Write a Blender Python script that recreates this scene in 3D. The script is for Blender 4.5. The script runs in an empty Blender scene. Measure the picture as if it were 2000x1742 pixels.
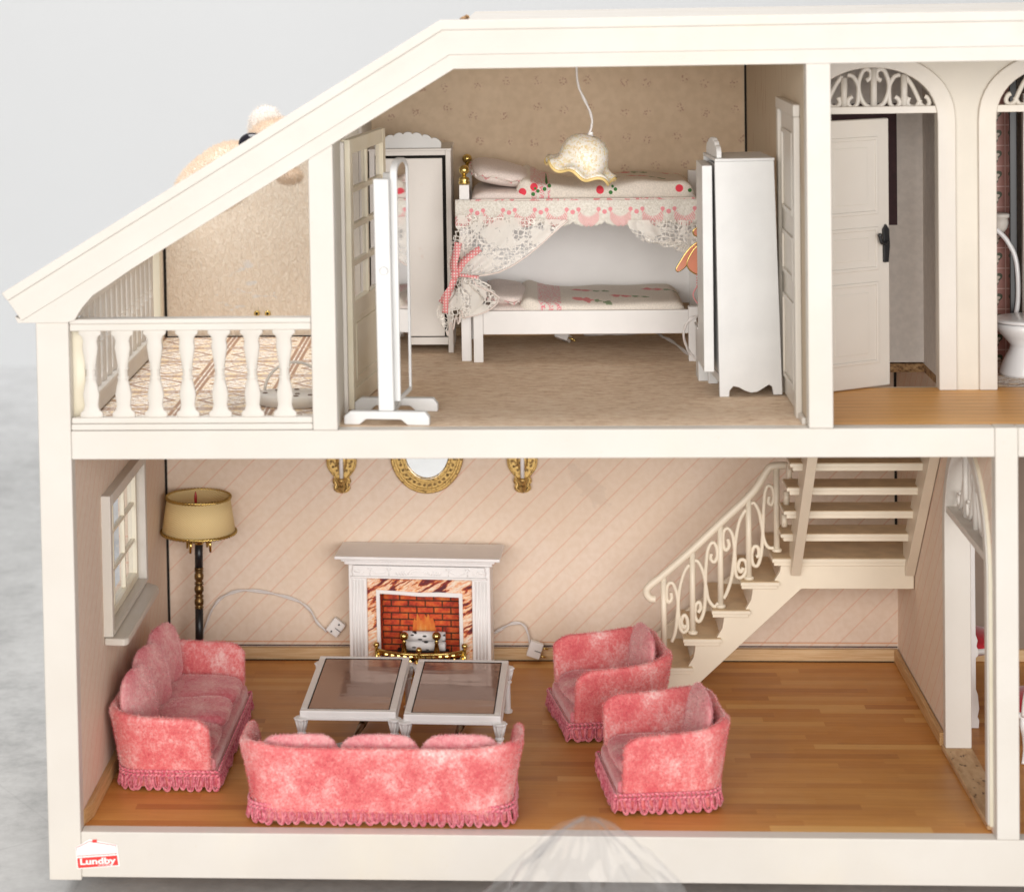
import bpy, bmesh, math, random
from mathutils import Vector, Matrix, noise as mnoise
random.seed(7)
S = bpy.context.scene
COL = S.collection
S.unit_settings.scale_length = 0.1          # one unit is a decimetre: the dollhouse is about 0.4 m tall
R = math.radians

# ------------------------------------------------------------------ camera
CM = Matrix(((0.9975287415, 0.0679403863, -0.0179028983),
             (-0.0687020211, 0.9965732191, -0.0460635561),
             (0.0147119732, 0.0471796865, 0.9987780710)))      # rows: right, forward, up
CC = Vector((2.05445234, -9.81633669, 3.87869286))
FPX, PPX, PPY = 4300.0, 721.98, 146.01
cam = bpy.data.cameras.new('camera')
co = bpy.data.objects.new('camera', cam); COL.objects.link(co)
rot = Matrix((CM[0], CM[2], -CM[1])).transposed()
co.matrix_world = Matrix.Translation(CC) @ rot.to_4x4()
cam.sensor_width = 36; cam.lens = 36 * FPX / 2000
cam.shift_x = (1000 - PPX) / 2000; cam.shift_y = (PPY - 871) / 2000
cam.clip_start = 0.05; cam.clip_end = 500
cam.dof.use_dof = True; cam.dof.focus_distance = 11.3; cam.dof.aperture_fstop = 1.2
S.camera = co

# ------------------------------------------------------------------ world, lamps, exposure
w = bpy.data.worlds.new('World'); S.world = w; w.use_nodes = True
w.node_tree.nodes['Background'].inputs[0].default_value = (0.93, 0.96, 1.0, 1)
w.node_tree.nodes['Background'].inputs[1].default_value = 0.34
S.view_settings.view_transform = 'Standard'; S.view_settings.look = 'None'
S.view_settings.exposure = -0.52; S.view_settings.gamma = 1.0


def area(name, loc, target, sx, sy, power, color=(1, 1, 1)):
    l = bpy.data.lights.new(name, 'AREA'); l.shape = 'RECTANGLE'; l.size = sx; l.size_y = sy
    l.energy = power; l.color = color
    o = bpy.data.objects.new(name, l); COL.objects.link(o)
    o.location = loc
    o.rotation_euler = (Vector(target) - Vector(loc)).to_track_quat('-Z', 'Y').to_euler()
    return o


area('key_softbox', (-3.0, -16, 5.4), (2.2, 1.2, 1.6), 12, 8, 2850, (1, 0.965, 0.92))
area('added_fill_light', (8, -16, 4.2), (2.6, 1.2, 1.8), 9, 8, 2500, (1.0, 0.975, 0.945))  # area light added on the right to lift the rooms
area('overhead_softbox', (0.5, 1.0, 16), (1.2, 1.2, 1.5), 8, 8, 3000, (1, 0.98, 0.96))
area('added_backdrop_light', (-4, 5.5, 13), (-6, 19, 4), 9, 5, 650, (0.98, 0.99, 1.0))  # area light added only to brighten the backdrop


def at(u, v, **k):
    """place in the scene that a spot of the 2000 x 1742 survey picture marks, on the plane x=, y= or z="""
    d = Vector(((u - PPX) / FPX, 1, -(v - PPY) / FPX))
    d = CM.transposed() @ d
    (ax, val), = k.items(); i = 'xyz'.index(ax)
    return CC + d * ((val - CC[i]) / d[i])


# ------------------------------------------------------------------ object helpers
def link(o, parent=None):
    COL.objects.link(o)
    if parent is not None: o.parent = parent
    return o


def tag(o, label=None, cat=None, group=None, kind=None):
    if label: o['label'] = label
    if cat: o['category'] = cat
    if group: o['group'] = group
    if kind: o['kind'] = kind
    return o


def thing(name, label, cat, loc=(0, 0, 0), rz=0, group=None):
    o = bpy.data.objects.new(name, None); o.empty_display_size = 0.1
    link(o); o.location = loc; o.rotation_euler = (0, 0, rz)
    return tag(o, label, cat, group)


class MB:
    def __init__(s): s.v = []; s.f = []; s.T = Matrix.Identity(4)

    def add(s, vs, fs):
        n = len(s.v); s.v += [s.T @ Vector(p) for p in vs]; s.f += [tuple(i + n for i in q) for q in fs]; return s

    def box(s, x0, x1, y0, y1, z0, z1):
        return s.add([(x0, y0, z0), (x1, y0, z0), (x1, y1, z0), (x0, y1, z0), (x0, y0, z1), (x1, y0, z1), (x1, y1, z1), (x0, y1, z1)],
                     [(0, 3, 2, 1), (4, 5, 6, 7), (0, 1, 5, 4), (1, 2, 6, 5), (2, 3, 7, 6), (3, 0, 4, 7)])

    def prism(s, pts, a, b, ax='y'):
        """polygon pts in the plane normal to ax, extruded from a to b"""
        def m(p, t):
            return {'y': (p[0], t, p[1]), 'x': (t, p[0], p[1]), 'z': (p[0], p[1], t)}[ax]
        n = len(pts)
        vs = [m(p, a) for p in pts] + [m(p, b) for p in pts]
        fs = [tuple(range(n)), tuple(range(2 * n - 1, n - 1, -1))]
        fs += [(i, i + n, (i + 1) % n + n, (i + 1) % n) for i in range(n)]
        return s.add(vs, fs)

    def ring(s, outer, inner, a, b, ax='y', closed=True):
        """band between two polylines with the same count, extruded from a to b"""
        def m(p, t):
            return {'y': (p[0], t, p[1]), 'x': (t, p[0], p[1]), 'z': (p[0], p[1], t)}[ax]
        n = len(outer); vs = []
        for p, q in zip(outer, inner): vs += [m(p, a), m(q, a), m(q, b), m(p, b)]
        fs = []
        for i in range(n if closed else n - 1):
            j = (i + 1) % n
            for k in range(4):
                l = (k + 1) % 4
                fs.append((4 * i + k, 4 * i + l, 4 * j + l, 4 * j + k))
        if not closed:
            fs += [(0, 3, 2, 1), (4 * n - 4, 4 * n - 3, 4 * n - 2, 4 * n - 1)]
        return s.add(vs, fs)

    def lathe(s, prof, c=(0, 0, 0), n=24, wob=None, cap=True):
        vs = []; fs = []
        for r, z in prof:
            for k in range(n):
                a = 2 * math.pi * k / n
                rr, zz = (r, z) if wob is None else wob(r, z, a)
                vs.append((c[0] + rr * math.cos(a), c[1] + rr * math.sin(a), c[2] + zz))
        m = len(prof)
        for i in range(m - 1):
            for k in range(n):
                l = (k + 1) % n
                fs.append((i * n + k, i * n + l, (i + 1) * n + l, (i + 1) * n + k))
        if cap:
            fs += [tuple(range(n - 1, -1, -1)), tuple(range((m - 1) * n, m * n))]
        return s.add(vs, fs)

    def tube(s, pts, r, n=8, closed=False):
        pts = [Vector(p) for p in pts]; m = len(pts)
        rr = r if callable(r) else (lambda t: r)
        vs = []; fs = []; up = None
        for i, p in enumerate(pts):
            if closed: t = pts[(i + 1) % m] - pts[i - 1]
            else: t = pts[min(i + 1, m - 1)] - pts[max(i - 1, 0)]
            if t.length < 1e-9: t = Vector((0, 0, 1))
            t.normalize()
            if up is None:
                up = Vector((0, 0, 1)) if abs(t.z) < 0.9 else Vector((1, 0, 0))
            up = (up - t * up.dot(t))
            if up.length < 1e-6: up = Vector((1, 0, 0)) - t * t.x
            up.normalize(); sd = t.cross(up)
            q = rr(i / max(1, m - 1))
            for k in range(n):
                a = 2 * math.pi * k / n
                vs.append(p + up * (math.cos(a) * q) + sd * (math.sin(a) * q))
        for i in range(m if closed else m - 1):
            j = (i + 1) % m
            for k in range(n):
                l = (k + 1) % n
                fs.append((i * n + k, i * n + l, j * n + l, j * n + k))
        if not closed: fs += [tuple(range(n - 1, -1, -1)), tuple(range((m - 1) * n, m * n))]
        return s.add([tuple(q) for q in vs], fs)

    def ball(s, c, r, n=16, m=10):
        r = (r, r, r) if not hasattr(r, '__len__') else r
        vs = [(c[0], c[1], c[2] - r[2])]; fs = []
        for i in range(1, m):
            a = math.pi * i / m
            for k in range(n):
                b = 2 * math.pi * k / n
                vs.append((c[0] + r[0] * math.sin(a) * math.cos(b), c[1] + r[1] * math.sin(a) * math.sin(b), c[2] - r[2] * math.cos(a)))
        vs.append((c[0], c[1], c[2] + r[2]))
        for k in range(n):
            l = (k + 1) % n
            fs.append((0, 1 + l, 1 + k)); fs.append((len(vs) - 1, 1 + (m - 2) * n + k, 1 + (m - 2) * n + l))
            for i in range(m - 2):
                fs.append((1 + i * n + k, 1 + i * n + l, 1 + (i + 1) * n + l, 1 + (i + 1) * n + k))
        return s.add(vs, fs)

    def grid(s, fn, nu, nv, closed_u=False):
        vs = [fn(i / (nu if closed_u else nu - 1), j / (nv - 1)) for i in range(nu) for j in range(nv)]
        fs = []
        for i in range(nu if closed_u else nu - 1):
            k = (i + 1) % nu
            for j in range(nv - 1):
                fs.append((i * nv + j, k * nv + j, k * nv + j + 1, i * nv + j + 1))
        return s.add([tuple(p) for p in vs], fs)

    def build(s, name, mat, parent=None, bevel=0, seg=2, smooth=False, subsurf=0, solid=0, off=0, loc=None):
        me = bpy.data.meshes.new(name); me.from_pydata([tuple(p) for p in s.v], [], s.f); me.update()
        bm = bmesh.new(); bm.from_mesh(me); bmesh.ops.recalc_face_normals(bm, faces=bm.faces); bm.to_mesh(me); bm.free()
        o = bpy.data.objects.new(name, me); link(o, parent)
        if mat: me.materials.append(mat)
        if loc: o.location = loc
        if smooth: me.shade_smooth()
        if solid:
            q = o.modifiers.new('solid', 'SOLIDIFY'); q.thickness = solid; q.offset = off
        if bevel:
            q = o.modifiers.new('bevel', 'BEVEL'); q.width = bevel; q.segments = seg; q.limit_method = 'ANGLE'; q.angle_limit = R(35)
            q.harden_normals = True; me.shade_smooth()
        if subsurf:
            q = o.modifiers.new('sub', 'SUBSURF'); q.levels = subsurf; q.render_levels = subsurf; me.shade_smooth()
        return o


def cat(pts, n=6, closed=False):
    """smooth curve through the points"""
    P = [Vector(p) for p in pts]; m = len(P); out = []
    for i in range(m if closed else m - 1):
        if closed: a, b, c, d = P[i - 1], P[i], P[(i + 1) % m], P[(i + 2) % m]
        else: a, b, c, d = P[max(i - 1, 0)], P[i], P[i + 1], P[min(i + 2, m - 1)]
        for k in range(n):
            t = k / n
            out.append(0.5 * ((2 * b) + (c - a) * t + (2 * a - 5 * b + 4 * c - d) * t * t + (3 * b - a - 3 * c + d) * t ** 3))
    if not closed: out.append(P[-1])
    return out


def copy_tree(o, parent=None):
    c = o.copy(); link(c, parent)
    for ch in list(o.children): copy_tree(ch, c)
    return c


# ------------------------------------------------------------------ material helpers
class G:
    def __init__(s, name):
        s.m = bpy.data.materials.new(name); s.m.use_nodes = True; s.t = s.m.node_tree
        s.bsdf = s.t.nodes['Principled BSDF']; s.out = s.t.nodes['Material Output']
        s._co = None

    def n(s, typ, ins=None, **attr):
        x = s.t.nodes.new('ShaderNode' + typ)
        for k, v in attr.items(): setattr(x, k, v)
        for k, v in (ins or {}).items(): s.set(x.inputs[k], v)
        return x

    def set(s, sock, v):
        if hasattr(v, 'is_output') or isinstance(v, bpy.types.NodeSocket): s.t.links.new(v, sock)
        elif sock.type == 'RGBA' and len(v) == 3: sock.default_value = (*v, 1)
        else: sock.default_value = v

    def m_(s, op, a, b=None, c=None, clamp=False):
        x = s.n('Math', operation=op, use_clamp=clamp); s.set(x.inputs[0], a)
        if b is not None: s.set(x.inputs[1], b)
        if c is not None: s.set(x.inputs[2], c)
        return x.outputs[0]

    def co(s):
        if s._co is None: s._co = s.n('TexCoord').outputs['Object']
        return s._co

    def map(s, scale=(1, 1, 1), rot=(0, 0, 0), loc=(0, 0, 0), vec=None):
        x = s.n('Mapping', {'Vector': vec if vec is not None else s.co()})
        x.inputs['Scale'].default_value = scale; x.inputs['Rotation'].default_value = rot; x.inputs['Location'].default_value = loc
        return x.outputs[0]

    def xyz(s, vec=None):
        x = s.n('SeparateXYZ', {0: vec if vec is not None else s.co()}); return x.outputs

    def comb(s, x, y, z=0.0):
        return s.n('CombineXYZ', {0: x, 1: y, 2: z}).outputs[0]

    def noise(s, scale, detail=3, rough=0.5, vec=None, dist=0, out=0):
        return s.n('TexNoise', {'Vector': vec if vec is not None else s.co(), 'Scale': scale, 'Detail': detail, 'Roughness': rough, 'Distortion': dist}).outputs[out]

    def ramp(s, f, stops, interp='LINEAR'):
        x = s.n('ValToRGB', {0: f}); cr = x.color_ramp; cr.interpolation = interp
        while len(cr.elements) < len(stops): cr.elements.new(0.5)
        for e, (p, c) in zip(cr.elements, stops):
            e.position = p; e.color = (*c, 1) if len(c) == 3 else c
        return x.outputs[0]

    def mix(s, f, a, b, blend='MIX'):
        x = s.n('Mix', data_type='RGBA', blend_type=blend); s.set(x.inputs[0], f); s.set(x.inputs[6], a); s.set(x.inputs[7], b)
        return x.outputs[2]

    def step(s, v, lo, hi):
        return s.n('MapRange', {0: v, 1: lo, 2: hi}, interpolation_type='SMOOTHSTEP').outputs[0]

    def bump(s, h, strength=0.3, dist=0.01):
        s.set(s.bsdf.inputs['Normal'], s.n('Bump', {'Height': h, 'Strength': strength, 'Distance': dist}).outputs[0])

    def base(s, c, rough=0.5, metal=0.0, **k):
        s.set(s.bsdf.inputs['Base Color'], c); s.set(s.bsdf.inputs['Roughness'], rough); s.set(s.bsdf.inputs['Metallic'], metal)
        for a, v in k.items(): s.set(s.bsdf.inputs[a.replace('_', ' ')], v)
        return s


def lin(r, g, b):
    return tuple(((c / 255) / 12.92 if c / 255 <= 0.04045 else ((c / 255 + 0.055) / 1.055) ** 2.4) for c in (r, g, b))


def plain(name, c, rough=0.5, metal=0.0, var=0.06, scale=8, bmp=0.0, bscale=60, **k):
    g = G(name)
    f = g.noise(scale, 4)
    col = g.mix(g.step(f, 0.3, 0.7), tuple(x * (1 - var) for x in c), tuple(min(1, x * (1 + var * 0.6)) for x in c))
    g.base(col, rough, metal, **k)
    if bmp: g.bump(g.noise(bscale, 3), bmp, 0.004)
    return g.m


M = {}
# cream moulded plastic, faintly uneven and scuffed
g = G('cream_plastic')
f = g.noise(2.2, 5); spk = g.noise(55, 2)
c = g.mix(g.step(f, 0.3, 0.75), (0.615, 0.57, 0.515), (0.65, 0.61, 0.56))
c = g.mix(g.m_('MULTIPLY', g.step(g.noise(1.1, 6, 0.6, vec=g.map((1, 1, 0.45))), 0.5, 0.75), 0.35), c, (0.72, 0.63, 0.47))
c = g.mix(g.m_('MULTIPLY', g.step(spk, 0.70, 0.8), 0.3), c, (0.60, 0.50, 0.36))
g.base(c, g.m_('ADD', g.m_('MULTIPLY', g.noise(14, 3), 0.2), 0.33)); g.bump(g.noise(26, 3), 0.10, 0.006)
g.bsdf.inputs['Subsurface Weight'].default_value = 0.0
M['cream'] = g.m
g = G('yellowed_plastic')
c = g.mix(g.step(g.noise(4, 4), 0.3, 0.7), (0.76, 0.69, 0.53), (0.82, 0.76, 0.62)); g.base(c, 0.4); g.bump(g.noise(30, 3), 0.1, 0.005)
M['yellowed'] = g.m
M['white'] = plain('white_painted_wood', (0.70, 0.695, 0.685), 0.45, var=0.05, scale=5, bmp=0.12, bscale=35)
M['white_plastic'] = plain('white_moulded_plastic', (0.86, 0.84, 0.83), 0.33, var=0.04, scale=6, bmp=0.06)
g = G('old_white_paint')
st = g.step(g.noise(9, 5, 0.7), 0.60, 0.78)
c = g.mix(g.m_('MULTIPLY', st, 0.5), (0.78, 0.74, 0.70), (0.62, 0.42, 0.32)); g.base(c, 0.5); g.bump(g.noise(40, 3), 0.2, 0.004)
M['old_white'] = g.m
M['bed_white'] = plain('shade_lifted_white', (0.83, 0.81, 0.795), 0.4, var=0.03, scale=5, bmp=0.06, bscale=35)  # lighter copy of the white paint, offsets the shade around the bed
M['black'] = plain('black_metal', (0.012, 0.012, 0.014), 0.35, 0.0)
M['dark'] = plain('dark_gap', (0.015, 0.012, 0.01), 0.9)
M['brass'] = plain('polished_brass', (0.66, 0.49, 0.17), 0.16, 1.0, var=0.15, scale=20)
g = G('antique_gilt')
fr = g.noise(70, 4)
c = g.mix(g.step(fr, 0.30, 0.5), (0.12, 0.06, 0.018), (0.60, 0.40, 0.14)); g.base(c, 0.34, 0.7); g.bump(fr, 0.35, 0.004)
M['gilt'] = g.m
M['dark_brass'] = plain('tarnished_brass', (0.20, 0.125, 0.05), 0.34, 0.9, var=0.4, scale=30)
g = G('mirror_glass'); g.base((0.86, 0.87, 0.88), 0.04, 1.0); M['mirror'] = g.m

# salon wallpaper: fine diagonal pinstripes on pinkish beige paper
def stripe_paper(name, kx, ky, kz):
    g = G(name); x, y, z = g.xyz()[:3]
    t = g.m_('ADD', g.m_('ADD', g.m_('MULTIPLY', x, kx), g.m_('MULTIPLY', y, ky)), g.m_('MULTIPLY', z, kz))
    t = g.m_('ADD', t, g.m_('MULTIPLY', g.m_('SUBTRACT', g.noise(6, 2), 0.5), 0.006))
    fr = g.m_('ABSOLUTE', g.m_('SUBTRACT', g.m_('FRACT', g.m_('DIVIDE', t, 0.139)), 0.5))
    line = g.m_('SUBTRACT', 1.0, g.step(fr, 0.022, 0.04))
    paper = g.mix(g.step(g.noise(30, 4), 0.3, 0.7), (0.755, 0.61, 0.49), (0.80, 0.665, 0.555))
    paper = g.mix(g.m_('MULTIPLY', g.step(g.noise(1.6, 3), 0.35, 0.7), 0.35), paper, (0.77, 0.59, 0.42))
    c = g.mix(g.m_('MULTIPLY', line, 0.5), paper, (0.70, 0.33, 0.20))
    # old glue stain right of the fireplace
    if kx:
        u = g.m_('SUBTRACT', x, 2.40); v = g.m_('SUBTRACT', z, 0.98)
        # tilted ellipse, broken by noise
        a = g.m_('ADD', g.m_('MULTIPLY', u, 0.75), g.m_('MULTIPLY', v, 0.66)); b = g.m_('SUBTRACT', g.m_('MULTIPLY', u, 0.66), g.m_('MULTIPLY', v, 0.75))
        e = g.m_('ADD', g.m_('POWER', g.m_('DIVIDE', a, 0.06), 2.0), g.m_('POWER', g.m_('DIVIDE', b, 0.15), 2.0))
        e = g.m_('ADD', e, g.m_('MULTIPLY', g.m_('SUBTRACT', g.noise(17, 6, 0.7), 0.5), 5.0))
        s_ = g.m_('SUBTRACT', 1.0, g.step(e, 0.75, 1.05))
        c = g.mix(g.m_('MULTIPLY', s_, 0.2), c, (0.50, 0.39, 0.30))
    g.base(c, 0.75); g.bump(g.noise(120, 2), 0.12, 0.003)
    return g.m
M['stripe_back'] = stripe_paper('pinstripe_paper_back', 1, 0, -1)
M['stripe_left'] = stripe_paper('pinstripe_paper_left', 0, 1, -1)
M['stripe_right'] = stripe_paper('pinstripe_paper_right', 0, 1, 1)

# bedroom wallpaper: tiny faded flower sprigs
g = G('sprig_paper'); x, y, z = g.xyz()[:3]
vec = g.comb(x, z, 0.0)
cellv = g.n('TexVoronoi', {'Vector': vec, 'Scale': 6.2, 'Randomness': 0.34}, voronoi_dimensions='2D')
d = cellv.outputs['Distance']
dots = g.n('TexVoronoi', {'Vector': vec, 'Scale': 66, 'Randomness': 1.0}, voronoi_dimensions='2D').outputs['Distance']
pet = g.m_('MULTIPLY', g.m_('SUBTRACT', 1.0, g.step(d, 0.10, 0.20)), g.m_('SUBTRACT', 1.0, g.step(dots, 0.26, 0.40)))
pet = g.m_('MULTIPLY', pet, g.step(g.noise(60, 2), 0.38, 0.5))
paper = g.mix(g.step(g.noise(22, 5), 0.3, 0.7), (0.70, 0.545, 0.385), (0.76, 0.60, 0.435))
g.base(g.mix(g.m_('MULTIPLY', pet, 0.50), paper, (0.36, 0.13, 0.11)), 0.8); g.bump(g.noise(90, 2), 0.1, 0.003)
M['sprig'] = g.m
g = G('streaked_paper')
c = g.mix(g.step(g.noise(30, 3, vec=g.map((1, 1, 0.12))), 0.6, 0.74), (0.56, 0.46, 0.34), (0.40, 0.24, 0.15)); g.base(c, 0.8)
M['streak'] = g.m
M['hall_wall'] = plain('hall_wall_paint', (0.66, 0.61, 0.53), 0.6, var=0.05, scale=3, bmp=0.05)
M['grey_paper'] = plain('pale_lined_paper', (0.76, 0.69, 0.63), 0.8, var=0.06, scale=30)

# carpet of the bedroom
g = G('fleck_carpet')
n1 = g.noise(34, 4, 0.65, vec=g.map((0.55, 1.4, 1)))
c = g.ramp(n1, [(0.28, (0.54, 0.35, 0.22)), (0.42, (0.72, 0.53, 0.37)), (0.56, (0.83, 0.65, 0.48)), (0.72, (0.87, 0.73, 0.57))])
c = g.mix(g.m_('MULTIPLY', g.step(g.noise(48, 2, vec=g.map((0.6, 1.3, 1), loc=(5, 3, 0))), 0.60, 0.70), 0.45), c, (0.62, 0.33, 0.22))
ln = g.m_('ABSOLUTE', g.m_('SUBTRACT', g.xyz()[1], 1.45))
c = g.mix(g.m_('MULTIPLY', g.m_('SUBTRACT', 1.0, g.step(ln, 0.003, 0.009)), 0.5), c, (0.80, 0.70, 0.55))
g.base(c, 0.9); g.bump(n1, 0.3, 0.01); M['carpet'] = g.m

# parquet print: short strips in rows
g = G('parquet'); x, y, z = g.xyz()[:3]
row = g.m_('FLOOR', g.m_('DIVIDE', y, 0.066))
r1 = g.n('TexWhiteNoise', {'W': row}, noise_dimensions='1D').outputs[0]
xs = g.m_('DIVIDE', g.m_('ADD', x, g.m_('MULTIPLY', r1, 7.0)), 0.72)
pid = g.m_('FLOOR', xs)
r2 = g.n('TexWhiteNoise', {'Vector': g.comb(row, pid, 0.0)}, noise_dimensions='2D').outputs[0]
gv = g.comb(g.m_('MULTIPLY', x, 1.3), g.m_('ADD', g.m_('MULTIPLY', y, 26.0), g.m_('MULTIPLY', r2, 50)), 0.0)
grain = g.noise(1.6, 6, 0.62, vec=gv, dist=0.4)
fine = g.noise(5.5, 4, 0.7, vec=g.comb(g.m_('MULTIPLY', x, 1.0), g.m_('MULTIPLY', y, 30.0), r2))
c = g.ramp(grain, [(0.25, (0.44, 0.17, 0.040)), (0.45, (0.54, 0.23, 0.052)), (0.6, (0.62, 0.29, 0.072)), (0.78, (0.70, 0.37, 0.11))])
tint = g.ramp(r2, [(0.0, (0.40, 0.145, 0.032)), (0.12, (0.53, 0.22, 0.048)), (0.5, (0.60, 0.275, 0.066)), (0.86, (0.66, 0.32, 0.085)), (1.0, (0.76, 0.46, 0.16))])
c = g.mix(0.62, c, tint)
c = g.mix(g.m_('MULTIPLY', g.step(fine, 0.56, 0.72), 0.32), c, (0.22, 0.085, 0.03))
c = g.mix(g.m_('MULTIPLY', g.step(g.noise(85, 1), 0.80, 0.83), 0.5), c, (0.75, 0.70, 0.62))
c = g.mix(g.m_('MULTIPLY', g.step(g.noise(2.2, 5, 0.6), 0.5, 0.72), 0.18), c, (0.30, 0.13, 0.05))
g.base(c, g.m_('ADD', 0.36, g.m_('MULTIPLY', g.noise(9, 4), 0.2))); g.bump(fine, 0.06, 0.002)
M['parquet'] = g.m
# hall floorboards
g = G('pine_boards'); x, y, z = g.xyz()[:3]
yy = g.m_('DIVIDE', y, 0.078); fr = g.m_('ABSOLUTE', g.m_('SUBTRACT', g.m_('FRACT', yy), 0.5))
gr = g.noise(3, 5, 0.6, vec=g.comb(x, g.m_('MULTIPLY', y, 24), 0.0))
c = g.ramp(gr, [(0.3, (0.66, 0.29, 0.06)), (0.55, (0.80, 0.42, 0.12)), (0.75, (0.84, 0.49, 0.18))])
c = g.mix(g.m_('MULTIPLY', g.step(fr, 0.42, 0.49), 0.6), c, (0.24, 0.09, 0.02)); g.base(c, 0.45); M['pine'] = g.m
# balcony tiles: printed ornament, mirrored cells
g = G('ornament_tiles'); x, y, z = g.xyz()[:3]
def fold(v, s): return g.m_('ABSOLUTE', g.m_('SUBTRACT', g.m_('FRACT', g.m_('DIVIDE', v, s)), 0.5))
fx = fold(x, 0.42); fy = fold(y, 0.42)
v2 = g.comb(fx, fy, 0.0)
nn = g.noise(8.5, 3, 0.6, vec=v2, dist=1.6)
ring = g.m_('ABSOLUTE', g.m_('SUBTRACT', g.m_('FRACT', g.m_('MULTIPLY', nn, 5.0)), 0.5))
rad = g.m_('ABSOLUTE', g.m_('SUBTRACT', g.m_('ADD', fx, fy), 0.36))
edge = g.m_('MINIMUM', g.m_('SUBTRACT', 0.5, fx), g.m_('SUBTRACT', 0.5, fy))
line = g.m_('MAXIMUM', g.m_('SUBTRACT', 1.0, g.step(ring, 0.07, 0.20)), g.m_('SUBTRACT', 1.0, g.step(rad, 0.02, 0.04)))
line = g.m_('MAXIMUM', line, g.m_('SUBTRACT', 1.0, g.step(g.m_('ABSOLUTE', g.m_('SUBTRACT', edge, 0.06)), 0.012, 0.03)))
line = g.m_('MAXIMUM', line, g.m_('SUBTRACT', 1.0, g.step(edge, 0.012, 0.024)))
cc = g.mix(g.step(nn, 0.45, 0.6), (0.86, 0.80, 0.72), (0.84, 0.66, 0.42))
g.base(g.mix(g.m_('MULTIPLY', line, 0.85), cc, (0.26, 0.11, 0.05)), 0.6); M['tiles'] = g.m
# stucco
g = G('stucco'); n1 = g.noise(44, 3, 0.6, vec=g.map((1.5, 1, 0.8)), dist=0.8)
x, y, z = g.xyz()[:3]
blot = g.m_('MULTIPLY', g.step(g.noise(9, 3, vec=g.map((1, 1, 2.2), loc=(3, 0, 1.4))), 0.58, 0.66),
            g.m_('SUBTRACT', 1.0, g.step(g.m_('ADD', g.m_('ABSOLUTE', g.m_('SUBTRACT', x, 0.50)), g.m_('ABSOLUTE', g.m_('SUBTRACT', z, 2.06))), 0.18, 0.26)))
c = g.mix(g.step(n1, 0.35, 0.65), (0.80, 0.68, 0.55), (0.87, 0.77, 0.65))
c = g.mix(g.m_('MULTIPLY', blot, 0.8), c, (0.78, 0.76, 0.74))
g.base(c, 0.85); g.bump(n1, 0.8, 0.016); M['stucco'] = g.m
# light skirting pine, chipboard
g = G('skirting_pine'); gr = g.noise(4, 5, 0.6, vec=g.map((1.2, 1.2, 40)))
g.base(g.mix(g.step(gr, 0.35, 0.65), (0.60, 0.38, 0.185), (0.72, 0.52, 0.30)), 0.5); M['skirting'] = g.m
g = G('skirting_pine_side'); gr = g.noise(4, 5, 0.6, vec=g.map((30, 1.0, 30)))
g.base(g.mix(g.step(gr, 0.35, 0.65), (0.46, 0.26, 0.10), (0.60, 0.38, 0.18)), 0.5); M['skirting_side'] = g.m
g = G('chipboard'); gr = g.noise(40, 4, 0.7, vec=g.map((0.7, 1.2, 1)))
g.base(g.ramp(gr, [(0.35, (0.10, 0.05, 0.02)), (0.5, (0.42, 0.24, 0.11)), (0.7, (0.62, 0.42, 0.22))]), 0.9); g.bump(gr, 0.6, 0.01); M['chip'] = g.m
g = G('threshold_wood'); gr = g.noise(18, 5, 0.65, vec=g.map((1.4, 0.35, 1)))
c = g.mix(g.step(gr, 0.35, 0.65), (0.46, 0.27, 0.13), (0.60, 0.40, 0.22))
c = g.mix(g.step(g.noise(38, 3, vec=g.map((1, 0.4, 1))), 0.62, 0.68), c, (0.17, 0.09, 0.04)); g.base(c, 0.7); M['threshold'] = g.m
M['stair'] = plain('beige_stair_plastic', (0.78, 0.69, 0.55), 0.42, var=0.05, scale=3, bmp=0.08, bscale=30)
M['tread'] = plain('stair_tread_top', (0.70, 0.54, 0.35), 0.6, var=0.10, scale=12, bmp=0.1, bscale=50)
# bathroom
g = G('pink_tile_print'); x, y, z = g.xyz()[:3]
bx = g.m_('FRACT', g.m_('DIVIDE', x, 0.105)); bz = g.m_('FRACT', g.m_('DIVIDE', z, 0.105))
ed = g.m_('MINIMUM', g.m_('MINIMUM', bx, g.m_('SUBTRACT', 1.0, bx)), g.m_('MINIMUM', bz, g.m_('SUBTRACT', 1.0, bz)))
c = g.mix(g.step(g.noise(20, 3), 0.3, 0.7), (0.45, 0.19, 0.155), (0.52, 0.24, 0.20))
c = g.mix(g.m_('SUBTRACT', 1.0, g.step(ed, 0.015, 0.035)), c, (0.72, 0.48, 0.42))
cx = g.m_('SUBTRACT', bx, 0.5); cz = g.m_('SUBTRACT', bz, 0.5)
rr = g.m_('SQRT', g.m_('ADD', g.m_('POWER', cx, 2.0), g.m_('POWER', cz, 2.0)))
an = g.m_('ARCTAN2', cz, cx); pt = g.m_('ADD', 0.19, g.m_('MULTIPLY', g.m_('SINE', g.m_('MULTIPLY', an, 5.0)), 0.05))
leaf = g.m_('SUBTRACT', 1.0, g.step(g.m_('SUBTRACT', rr, g.m_('ADD', 0.29, g.m_('MULTIPLY', g.m_('SINE', g.m_('MULTIPLY', an, 3.0)), 0.08))), 0.0, 0.03))
flow = g.m_('SUBTRACT', 1.0, g.step(g.m_('SUBTRACT', rr, pt), 0.0, 0.03))
c = g.mix(leaf, c, (0.07, 0.08, 0.035)); c = g.mix(flow, c, (0.72, 0.60, 0.50)); c = g.mix(g.m_('SUBTRACT', 1.0, g.step(rr, 0.05, 0.08)), c, (0.12, 0.08, 0.05))
g.base(c, 0.4); M['bath_tiles'] = g.m
M['porcelain'] = plain('white_porcelain', (0.80, 0.79, 0.79), 0.2, var=0.02)
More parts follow.
